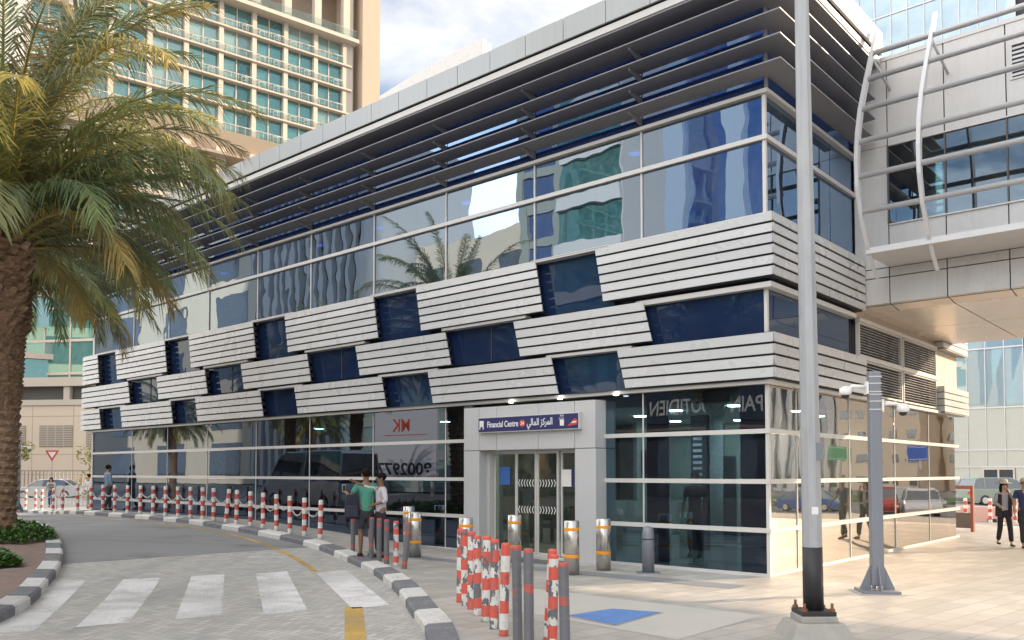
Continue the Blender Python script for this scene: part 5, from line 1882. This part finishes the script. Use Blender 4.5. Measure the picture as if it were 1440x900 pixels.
# the double height sky terrace above
P('terrace_slab', M_cream, [(X0, X1 + 1.6, -1.7, 3.19, ztop - .25, ztop + .25)], rt)
P('terrace_wall', M_soffit, [(X0, X1 + .3, 2.9, 3.19, ztop + .26, ztop + 9)], rt)
P('terrace_soffit', M_soffit, [(X0, X1 + 1.3, -1.2, 2.89, ztop + 8.2, ztop + 8.6)], rt)
P('terrace_slab', M_cream, [(X0, X1 + 1.6, -1.7, 3.19, ztop + 8.61, ztop + 9.1)], rt)
for x in xs_[3:]:
    P('terrace_pillar', M_cream, [(x - .5, x + .5, -1.0, -.1, ztop + .26, ztop + 8.19)], rt)
mb = MB(); mb.box(X0, X1 + 1.2, -1.6, -1.57, ztop + .3, ztop + 1.3); mb.tube([(X0, -1.585, ztop + 1.36), (X1 + 1.2, -1.585, ztop + 1.36)], .05, 5); obj('terrace_railing', mb, M_railglass, rt)
P('upper_wall', M_cream, [(X0, X1 + 1.5, -1.0, 3.19, ztop + 9.11, 110)], rt)
# below the bays: sloping soffit, recess with columns, lower terrace
mb = MB()
mb.hexa([(X0, 1.2, ZB - 3.2), (X1, 1.2, ZB - 3.2), (X1, 3.19, ZB - 3.2), (X0, 3.19, ZB - 3.2)], [(X0, -1.4, ZB - .17), (X1, -1.4, ZB - .17), (X1, 3.19, ZB - .17), (X0, 3.19, ZB - .17)])
obj('sloped_soffit', mb, M_beige, rt)
for x in xs_: P('column', M_cream, [(x - .6, x + .6, -.8, .7, 0, ZB - 2.2)], rt)
for z in (ZB - 10.5, ZB - 17.3, ZB - 24.1, ZB - 30.9, 8.0):
    P('podium_slab', M_cream, [(X0, X1 + 1.5, -3.5, 3.19, z - .3, z + .3)], rt)
    mb = MB(); mb.box(X0, X1 + 1.4, -3.4, -3.36, z + .3, z + 1.3); mb.tube([(X0, -3.38, z + 1.36), (X1 + 1.4, -3.38, z + 1.36)], .05, 5); obj('railing', mb, M_railglass, rt)
    P('podium_window', M_glass_teal, [(X0, X1, -3.0, -2.9, z - 3.6, z - .31)], rt)
P('podium_soffit', M_soffit, [(X0, X1, -2.0, 3.18, ZB - 3.6, ZB - 3.25)], rt)

# curved roof glass tower far behind, rising to the right
ft = thing('glass_tower', 'distant pale glass tower with sloping curved roof edge above the station roof', 'tower', (-26.5, 200, 0), R(-12))
N = 12
def rz(x): return 83.0 + 20.5 * ((x + 20) / 40) - 1.2 * ((x) / 20) ** 2
pr = [(-20 + 40 * k / N) for k in range(N + 1)]
mb = MB(); mb.prism([(-19.5, 0)] + [(19.5, 0)] + [(x * .975, rz(x) - 5.62) for x in reversed(pr)], 'y', 0, 25); obj('wall', mb, M_glass_pale, ft)
mb = MB(); mb.prism([(x, rz(x) - 5.6) for x in pr] + [(x, rz(x) - 4.4) for x in reversed(pr)], 'y', -1.0, 25.5); obj('parapet', mb, M_beige2, ft)
mb = MB(); mb.prism([(x * 1.02, rz(x) - 4.35) for x in pr] + [(x * 1.02, rz(x)) for x in reversed(pr)], 'y', -2.0, 26); obj('roof', mb, M_bridge, ft)
mb = MB()
for k in range(1, 26): mb.box(-19.5 + k * 1.5 - .12, -19.5 + k * 1.5 + .12, -.12, -.002, 40, rz(-19.5 + k * 1.5) - 6.6)
obj('frame', mb, M_mull, ft)
mb = MB(); mb.box(20.4, 21.2, -1.9, -1.0, 78, rz(20) - .3); mb.box(21.8, 22.4, -1.9, -1.0, 78, rz(20) - 1.5); obj('edge_blade', mb, M_white, ft)

# big glass office block beyond the bridge: its front is parallel to the station's
gb = thing('office_block', 'large pale blue glass office block beyond the footbridge on the right', 'building', (CX, CY, -.9), ROT)
OX0, OX1, OY = -21.5, -6.3, 60.0
P('core', M_intdark, [(OX0 + .1, OX1 - .1, OY + .3, OY + 24, 0, 125)], gb)
cw = 1.30; nx = int((OX1 - OX0) / cw)
lev = [0, 3.05, 4.35, 7.6, 12.2, 17, 21.8, 26.6, 31.4, 36.2, 41, 45.8, 50.6, 55.4, 60.2, 65, 69.8, 74.6, 79.4, 84.2, 89, 93.8, 98.6, 103.4, 108.2, 113, 117.8, 122.6]
rngb = random.Random(2)
for za, zb in zip(lev, lev[1:]):
    mb = MB()
    for i in range(nx):
        a = OX0 + i * cw
        j = rngb.uniform(-.012, .012); j2 = rngb.uniform(-.012, .012)
        mb.quad((a + .03, OY + j, za + .06), (a + cw - .03, OY + j2, za + .06), (a + cw - .03, OY + j2 * .3, zb - .06), (a + .03, OY + j * .3, zb - .06))
    obj('window_band', mb, M_glass_pale, gb)
mb = MB()
for i in range(nx + 1): mb.box(OX0 + i * cw - .03, OX0 + i * cw + .03, OY - .09, OY - .015, 0, 124)
obj('vertical_frame', mb, M_steelwhite, gb)
mb = MB()
for z in lev: mb.box(OX0, OX0 + nx * cw, OY - .08, OY + .2, z - .055, z + .055)
obj('horizontal_frame', mb, M_steelwhite, gb)
P('side_wall', M_glass_pale, [(OX1 - .02, OX1 + .05, OY + .2, OY + 24, 0, 124), (OX0 - .05, OX0 + .02, OY + .2, OY + 24, 0, 124)], gb)
dx = -10.1
do = P('door', M_cream, [(dx, dx + .12, OY - .2, OY - .1, 0, 2.95), (dx + 2.08, dx + 2.2, OY - .2, OY - .1, 0, 2.95), (dx + .12, dx + 2.08, OY - .2, OY - .1, 2.83, 2.95), (dx + 1.04, dx + 1.16, OY - .2, OY - .1, 0, 2.829)], gb)
P('glass', M_intdark, [(dx + .121, dx + 1.039, OY - .16, OY - .13, .02, 2.82), (dx + 1.161, dx + 2.079, OY - .16, OY - .13, .02, 2.82)], do)
P('notice', M_blue, [(dx + .3, dx + .9, OY - .19, OY - .165, .9, 1.5)], do)

# low sunlit beige building and teal block on the far left
lb = thing('car_park_building', 'low sunlit beige building with grey louvre panels at the far left', 'building', (-41, 76, -.3), R(-8))
P('wall', M_beige, [(-26, 13, 0, 18, 0, 8.0)], lb)
P('parapet', M_cream, [(-26.1, 13.1, -.12, 18.1, 8.01, 8.5)], lb)
P('deck_opening', M_groove, [(-26, 13, .4, 17, 8.51, 9.7)], lb)
P('deck_slab', M_beige2, [(-26.2, 13.2, -.2, 18, 9.71, 10.5)], lb)
for k in range(8): P('deck_column', M_cream, [(-25 + k * 5.2, -24.4 + k * 5.2, -.02, .39, 8.51, 9.7)], lb)
for k in range(8):
    x = -24 + k * 4.55
    g = P('louvre_panel', M_grille, [(x, x + 3.2, -.05, -.002, 4.3, 6.2)], lb)
    mb = MB()
    for q in range(9): mb.box(x, x + 3.2, -.09, -.051, 4.4 + q * .2, 4.46 + q * .2)
    for q in range(1, 4): mb.box(x + q * .8 - .03, x + q * .8 + .03, -.10, -.0905, 4.3, 6.2)
    obj('slat', mb, M_beige2, g)
mb = MB()
for q in range(10): mb.box(-26 + q * 4, -25.95 + q * 4, -.004, -.001, 0, 8)
for z in (1.8, 3.6, 7): mb.box(-26, 13, -.0055, -.0015, z, z + .05)
obj('joint', mb, M_soffit, lb)
fw = thing('fence', 'grey railing fence along the foot of the beige building', 'fence', (-40, 71, -.3), R(-8))
mb = MB()
for q in range(90): mb.box(-22 + q * .35, -21.94 + q * .35, -.03, .03, 0, 2.1)
obj('bar', mb, M_grille, fw)
P('rail', M_grille, [(-22, 9.5, -.035, .035, 2.1, 2.2), (-22, 9.5, -.035, .035, .15, .25)], fw)

M_glass_teal2 = glass('teal block glazing', (0, 0, 0), .24, (.55, .92, .95), .005, .3, body=(.05, .20, .19), dirt=.1)
tb = thing('teal_block', 'teal glass block with white floor bands seen behind the palms', 'building', (-47, 92, -.3), R(-12))
P('wall', M_glass_teal2, [(-14, 12, 0, 18, 0, 25)], tb)
P('floor_band', M_cream, [(-14.1, 12.1, -.12, 18, z, z + .28) for z in (9, 12.6, 16.2, 19.8, 23.4)], tb)
P('frame', M_cream, [(-14 + k * 3.25 - .1, -14 + k * 3.25 + .1, -.08, -.002, 0, 25) for k in range(9)], tb)
P('parapet', M_cream, [(-14.2, 12.2, -.2, 18.2, 25.01, 25.7)], tb)


# ------------- across the road, behind the camera: only seen mirrored in the station's glass
def block(name, label, u0, u1, v, depth, h, wall, glassm, bay, fh, style, cat='tower'):
    """front faces the station (towards +v)"""
    t = thing(name, label, cat, W((u0 + u1) / 2, v, -.1), ROT + PI)
    w = (u1 - u0) / 2
    P('wall', wall, [(-w, w, .25, depth, 0, h)], t)
    n = max(1, int(2 * w / bay)); b = 2 * w / n
    nf = int(h / fh)
    if style in ('grid', 'stripe', 'fins'):
        P('glazing', glassm, [(-w + .1, w - .1, .12, .2, .5, h - .5)], t)
    if style in ('grid',):
        P('floor_band', wall, [(-w, w, -.1, .119, k * fh - .45, k * fh + .45) for k in range(1, nf + 1)], t)
        P('pier', wall, [(-w + i * b - .5, -w + i * b + .5, -.2, .118, 0, h) for i in range(n + 1)], t)
    if style == 'stripe':
        P('floor_band', wall, [(-w, w, -.3, .119, k * fh - .6, k * fh + .6) for k in range(1, nf + 1)], t)
    if style == 'fins':
        P('pier', wall, [(-w + i * b - b * .16, -w + i * b + b * .16, -.4, .119, 0, h + 1) for i in range(n + 1)], t)
    if style == 'plain':
        P('window', glassm, [(-w + i * b + b * .25, -w + i * b + b * .75, .17, .26, k * fh + 1.0, k * fh + fh - .9) for i in range(n) for k in range(nf)], t)
    if style == 'moire':
        mb = MB()
        x = -w
        k = 0
        while x < w - .6:
            mb.hexa([(x, -.5, 0), (x + .75, -.5, 0), (x + .75, .24, 0), (x, .24, 0)], [(x, -.5, h), (x + .75, -.5, h), (x + .75, .24, h), (x, .24, h)]); x += 1.75
        obj('fin', mb, wall, t)
        P('glazing', glassm, [(-w + .1, w - .1, .12, .2, .5, h - .5)], t)
    return t


M_wh = paint('white facade', (.62, .62, .62), .6, 0, .05, .2)
M_ggrey = paint('grey green facade', (.30, .33, .31), .6, 0, .08, .1)
M_brown = paint('brown stone facade', (.27, .20, .15), .8, 0, .08, .2)
M_pfin = paint('pale blue fin', (.34, .42, .55), .5, 0, .05, .2)
block('mirrored_tower', 'deep blue glass tower with white fins across the road', 20, 31, -50, 18, 80, M_pfin, M_glass_blue, 3.7, 3.6, 'fins')
block('mirrored_tower', 'teal and white banded tower across the road', 37, 44.5, -50, 16, 64, M_wh, M_glass_teal, 5, 4.6, 'stripe')
block('mirrored_tower', 'slim deep blue glass tower across the road', 46, 50, -52, 14, 72, M_ggrey, M_glass_blue, 4, 3.6, 'grid')
block('mirrored_tower', 'cream stone tower with small windows across the road', 52, 70, -55, 20, 29, M_beige2, M_glass_grey, 6, 4.5, 'plain')
block('mirrored_tower', 'dark teal glass podium across the road', 46, 68, -42, 9, 17, M_ggrey, M_glass_teal, 4.2, 3.5, 'grid')
block('mirrored_tower', 'black and white ribbed car park tower across the road', 71, 94, -48, 18, 42, M_wh, M_black, 4, 3.6, 'moire')
block('mirrored_tower', 'broad pale grey green office slab across the road', 96, 160, -50, 20, 48, paint('pale buff facade', (.74, .66, .53), .6, 0, .08, .1), M_glass_grey, 16, 7.0, 'plain')
# low cafe row and the hoarding
cf = thing('cafe_row', 'dark low cafe row with white fascia lettering across the road', 'cafe', W(11, -31, -.1), ROT + PI)
P('wall', paint('dark shopfront', (.05, .05, .055), .5), [(-26, 26, .2, 10, 0, 5.0)], cf)
P('fascia', paint('fascia board', (.045, .055, .075), .5), [(-26, 26, 0, .199, 4.9, 6.9)], cf)
P('shop_window', M_glass_grey, [(-25 + k * 5.2, -20.6 + k * 5.2, .1, .19, .4, 4.2) for k in range(10)], cf)
P('awning', M_brown, [(-25.5, 25.5, -1.6, -.02, 4.35, 4.5)], cf)
text_part('PAIN QUOTIDIEN', 1.25, M_white, cf, (3.5, -.01, 5.4), width=7.3, bold=.02)
hd = thing('hoarding', 'white advertising hoarding with a large phone number across the road', 'hoarding', W(43.2, -30, -.1), ROT + PI)
M_ad = paint('hoarding sheet', (.52, .52, .56), .6, 0, .04, .5)
P('panel', M_ad, [(-3.6, 3.6, 0, .2, 1.4, 6.6)], hd)
for x in (-3.0, 3.0): P('post', M_post, [(x - .1, x + .1, .21, .4, 0, 6.6)], hd)
text_part('8002977', 1.25, M_black, hd, (0, -.003, 1.75), align='CENTER', bold=.03, width=6.3)
text_part('MK', 1.35, M_red, hd, (.4, -.003, 4.95), align='CENTER', bold=.02, width=2.0)
P('rule', M_red, [(-2.4, 2.4, -.005, -.001, 4.62, 4.68)], hd)

# across the side street beyond the station's far corner: seen mirrored in the side glazing
def sblock(label, x0, x1, y, depth, h, wall, glassm, bay, fh, style, cat='tower'):
    """front faces back towards the camera; x, y in the station's local frame"""
    c = W(-(x0 + x1) / 2, y, -.9)
    t = block('side_street_block', label, 0, x1 - x0, 0, depth, h, wall, glassm, bay, fh, style, cat)
    t.location = c; t.rotation_euler = (0, 0, ROT)
    return t


sblock('beige apartment block with small windows beyond the side street', 4, 26, 112, 14, 24, M_beige2, M_glass_grey, 2.6, 2.9, 'plain')
sblock('brown stone block with tall windows beyond the side street', 27, 38, 104, 14, 20, M_beige, M_glass_grey, 2.0, 3.0, 'plain')
sblock('grey ribbed block beyond the side street', 39, 66, 110, 14, 26, M_wh, M_glass_grey, 2.6, 3.4, 'moire')
sblock('teal glass block over a stone base beyond the side street', 68, 130, 116, 14, 26, M_beige2, M_glass_teal, 4, 3.4, 'grid')
sblock('low stone arcade in front of the teal block beyond the side street', 70, 124, 108, 6, 9, M_beige2, M_glass_grey, 5, 4.5, 'plain')


# ---------------------------------------------------------------- vehicles
def car(label, loc, rotz, col, kind='saloon', group=None, cat='car'):
    """local x is the length, front at +x"""
    t = thing('parked_car', label, cat, loc, rotz, group)
    M_body = paint('car paint', col, .22, .3, .03, 1, coat=.6)
    if kind == 'suv': L, Wd, H, belt = 4.5, .90, 1.66, 1.02; roof = [(-2.05, belt), (-1.85, H - .08), (-1.5, H), (.25, H), (.62, H - .1), (1.25, belt)]
    elif kind == 'van': L, Wd, H, belt = 5.4, 1.0, 2.3, 1.15; roof = [(-2.65, belt), (-2.6, H - .1), (-2.45, H), (1.1, H), (1.4, H - .15), (2.1, belt)]
    else: L, Wd, H, belt = 4.55, .87, 1.44, .93; roof = [(-1.95, belt), (-1.25, H - .06), (-.85, H), (.25, H), (.55, H - .06), (1.25, belt)]
    lo = [(-L / 2, .45), (-L / 2 + .03, belt - .08), (-L / 2 + .25, belt)] + [(1.3 if kind != 'van' else 2.15, belt), (L / 2 - .35, belt - .14), (L / 2 - .04, belt - .32), (L / 2, .5), (L / 2 - .1, .22), (-L / 2 + .12, .22)]
    mb = MB()
    rows = []
    for y, k in ((-Wd, .97), (-Wd + .06, 1.0), (Wd - .06, 1.0), (Wd, .97)):
        rows.append([(x * k, y, .55 + (z - .55) * (k if abs(y) == Wd else 1.0)) for x, z in lo])
    n = len(lo); v = [p for r_ in rows for p in r_]; f = []
    for i in range(3):
        for j in range(n):
            q = (j + 1) % n
            f.append((i * n + j, i * n + q, (i + 1) * n + q, (i + 1) * n + j))
    f += [tuple(range(n - 1, -1, -1)), tuple(range(3 * n, 4 * n))]
    mb.add(v, f)
    # roof panel and pillars
    inset = .16
    top = [p for p in roof if p[1] > H - .12]
    mb.hexa([(top[0][0], -Wd + inset, top[0][1] - .01), (top[-1][0], -Wd + inset, top[-1][1] - .01), (top[-1][0], Wd - inset, top[-1][1] - .01), (top[0][0], Wd - inset, top[0][1] - .01)],
            [(top[0][0] + .15, -Wd + inset + .05, H + .02), (top[-1][0] - .2, -Wd + inset + .05, H + .02), (top[-1][0] - .2, Wd - inset - .05, H + .02), (top[0][0] + .15, Wd - inset - .05, H + .02)])
    for y in (-1, 1):
        for xa, xb in ((roof[0][0], roof[1][0]), (-.35, -.35), (roof[-1][0], roof[-2][0])) + (((-1.35, -1.3),) if kind == 'suv' else ()):
            mb.tube([(xa, y * (Wd - .03), belt), (xb, y * (Wd - inset + .0), H - .06)], .045, 5)
    body = obj('body', mb, M_body, t, bevel=.03)
    mb = MB()
    g = roof
    def row(y0, y1): return [(x, y0 if z <= belt + .01 else y0 + (y1 - y0) * (z - belt) / (H - belt), z - .015) for x, z in g]
    r1, r2 = row(-Wd + .04, -Wd + inset + .01), row(Wd - .04, Wd - inset - .01)
    n = len(g)
    mb.add(r1 + r2, [tuple(range(n - 1, -1, -1)), tuple(range(n, 2 * n))] + [(i, i + 1, n + i + 1, n + i) for i in range(n - 1)] + [(n - 1, 0, n, 2 * n - 1)])
    obj('window', mb, M_glass_grey, t)
    for x in (-L * .30, L * .31):
        for y in (-1, 1):
            Mx = Matrix.Translation((x, y * (Wd - .09), .33)) @ Matrix.Rotation(PI / 2, 4, 'X')
            mb = MB(); mb.lathe([(.20, -.11), (.31, -.10), (.33, -.06), (.33, .06), (.31, .10), (.20, .11)], 20, 0, Mx); w = obj('wheel', mb, M_black, t)
            mb = MB(); mb.lathe([(.19, -.115), (.19, .115)], 14, 0, Mx); obj('rim', mb, M_mull, w)
    for y in (-1, 1):
        mb = MB(); mb.box(L / 2 - .12, L / 2 - .01, y * (Wd - .35), y * (Wd - .10), .58, .70); obj('headlight', mb, M_white, t)
        mb = MB(); mb.box(-L / 2 - .005, -L / 2 + .06, y * (Wd - .28), y * (Wd - .08), .70, .86); obj('tail_light', mb, M_red, t)
    return t


def wz(u, v): p = W(u, v); p.z = ter_uv(u, v) + RD; return p


car('silver green estate car parked beyond the pink barrier on the right', on(29.3, 51.5, RD), R(3), (.30, .36, .30), 'suv')
car('white saloon car far left before the beige building', Vector((-33.6, 62, -.22)), R(188), (.70, .70, .70))
def wl(x, y): p = W(-x, y); p.z = ter_uv(-x, y) + RD; return p


car('white saloon parked nose-in on the side street', wl(9.6, 42), ROT + R(250), (.68, .68, .70), 'suv', 'cars along the side street')
car('red hatchback parked nose-in on the side street', wl(12.0, 42.5), ROT + R(250), (.42, .03, .02), 'suv', 'cars along the side street')
car('blue saloon parked across the side street', wl(17.0, 44), ROT + R(185), (.03, .12, .42), group='cars along the side street')
car('silver estate parked behind the others on the side street', wl(12.5, 49), ROT + R(180), (.45, .46, .47), 'suv', 'cars along the side street')
car('dark grey saloon parked farthest along the side street', wl(23, 46), ROT + R(180), (.06, .06, .065), group='cars along the side street')
car('white delivery van passing on the road outside the left edge', wz(22.5, -7.2), ROT + PI, (.72, .72, .72), 'van', cat='van')
lw = MB(); pts_ = [W(-13, 62), W(-120, 62), W(-120, 76), W(-13, 76)]
lw.hexa([(p.x, p.y, -1.2) for p in pts_][::-1], [(p.x, p.y, -.75) for p in pts_][::-1])
tag(obj('grass_verge', lw, paint('mown grass', (.06, .14, .03), .9, 0, .3, 6, .5, 90)), kind='structure')
# ---------------------------------------------------------------- daylight
SUN_EL, SUN_AZ = R(17.5), math.atan2(.95, .31)      # azimuth clockwise from +y
w = bpy.data.worlds.new('World'); scene.world = w; w.use_nodes = True
nt = w.node_tree; nt.nodes.clear()
def wn(typ, **props):
    n = nt.nodes.new('ShaderNode' + typ)
    for k, v in props.items(): setattr(n, k, v)
    return n
sky = wn('TexSky', sky_type='NISHITA', sun_disc=False, sun_elevation=SUN_EL, sun_rotation=SUN_AZ, altitude=0, air_density=1.0, dust_density=2.0, ozone_density=1.5)
tc = wn('TexCoord')
mp = wn('Mapping'); mp.inputs['Scale'].default_value = (1.0, 1.0, 2.4); mp.inputs['Location'].default_value = (3.1, .4, .2)
nt.links.new(tc.outputs['Generated'], mp.inputs['Vector'])
n1 = wn('TexNoise'); n1.inputs['Scale'].default_value = 2.3; n1.inputs['Detail'].default_value = 8; n1.inputs['Roughness'].default_value = .56; n1.inputs['Distortion'].default_value = .35
nt.links.new(mp.outputs[0], n1.inputs['Vector'])
cr = wn('ValToRGB'); e = cr.color_ramp.elements; e[0].position = .34; e[0].color = (0, 0, 0, 1); e[1].position = .53; e[1].color = (1, 1, 1, 1)
nt.links.new(n1.outputs['Fac'], cr.inputs[0])
n2 = wn('TexNoise'); n2.inputs['Scale'].default_value = 4.5; n2.inputs['Detail'].default_value = 6
nt.links.new(mp.outputs[0], n2.inputs['Vector'])
# clouds opposite the sun are front-lit and bright; those towards it are seen from their shaded side
dt = wn('VectorMath', operation='DOT_PRODUCT'); dt.inputs[1].default_value = (math.sin(SUN_AZ), math.cos(SUN_AZ), 0)
nt.links.new(tc.outputs['Generated'], dt.inputs[0])
mr = wn('MapRange'); mr.inputs['From Min'].default_value = -.75; mr.inputs['From Max'].default_value = .05; mr.inputs['To Min'].default_value = 19.0; mr.inputs['To Max'].default_value = 5.0
nt.links.new(dt.outputs['Value'], mr.inputs[0])
cc = wn('ValToRGB'); e = cc.color_ramp.elements; e[0].position = .30; e[0].color = (.78, .78, .82, 1); e[1].position = .68; e[1].color = (1.06, 1.04, 1.0, 1)
nt.links.new(n2.outputs['Fac'], cc.inputs[0])
cm_ = wn('VectorMath', operation='SCALE'); nt.links.new(cc.outputs[0], cm_.inputs[0]); nt.links.new(mr.outputs[0], cm_.inputs['Scale'])
mx = wn('Mix', data_type='RGBA')
nt.links.new(cr.outputs[0], mx.inputs[0]); nt.links.new(sky.outputs[0], mx.inputs[6]); nt.links.new(cm_.outputs[0], mx.inputs[7])
bg = wn('Background'); bg.inputs[1].default_value = .10
nt.links.new(mx.outputs[2], bg.inputs[0])
ow = wn('OutputWorld'); nt.links.new(bg.outputs[0], ow.inputs[0])

sl = bpy.data.lights.new('sun', 'SUN'); sl.energy = 3.6; sl.angle = R(.53); sl.color = (1.0, .76, .52)
so = bpy.data.objects.new('sun', sl); COL.objects.link(so)
d = Vector((math.sin(SUN_AZ) * math.cos(SUN_EL), math.cos(SUN_AZ) * math.cos(SUN_EL), math.sin(SUN_EL)))
so.rotation_euler = d.to_track_quat('Z', 'Y').to_euler()
so.location = d * 60

# ---------------------------------------------------------------- camera
cam = bpy.data.cameras.new('camera')
cam.sensor_width = 36; cam.lens = 1199.0 / 1440 * 36
cam.shift_y = (617.5 - 450) / 1440
cam.clip_start = .1; cam.clip_end = 3000
co = bpy.data.objects.new('photo_camera', cam); COL.objects.link(co)
co.location = (0, 0, 1.75)
co.rotation_euler = (PI / 2 + R(2.209), 0, 0)
scene.camera = co
scene.render.engine = 'CYCLES'
scene.cycles.use_denoising = True
scene.cycles.max_bounces = 7
scene.cycles.diffuse_bounces = 3
scene.cycles.glossy_bounces = 4
scene.cycles.transparent_max_bounces = 12
scene.cycles.transmission_bounces = 3
scene.cycles.caustics_reflective = False
scene.cycles.caustics_refractive = False
scene.cycles.sample_clamp_indirect = 6
vs_ = scene.view_settings
vs_.view_transform = 'Standard'; vs_.look = 'None'; vs_.exposure = 1.36; vs_.gamma = 1.0; vs_.use_curve_mapping = False
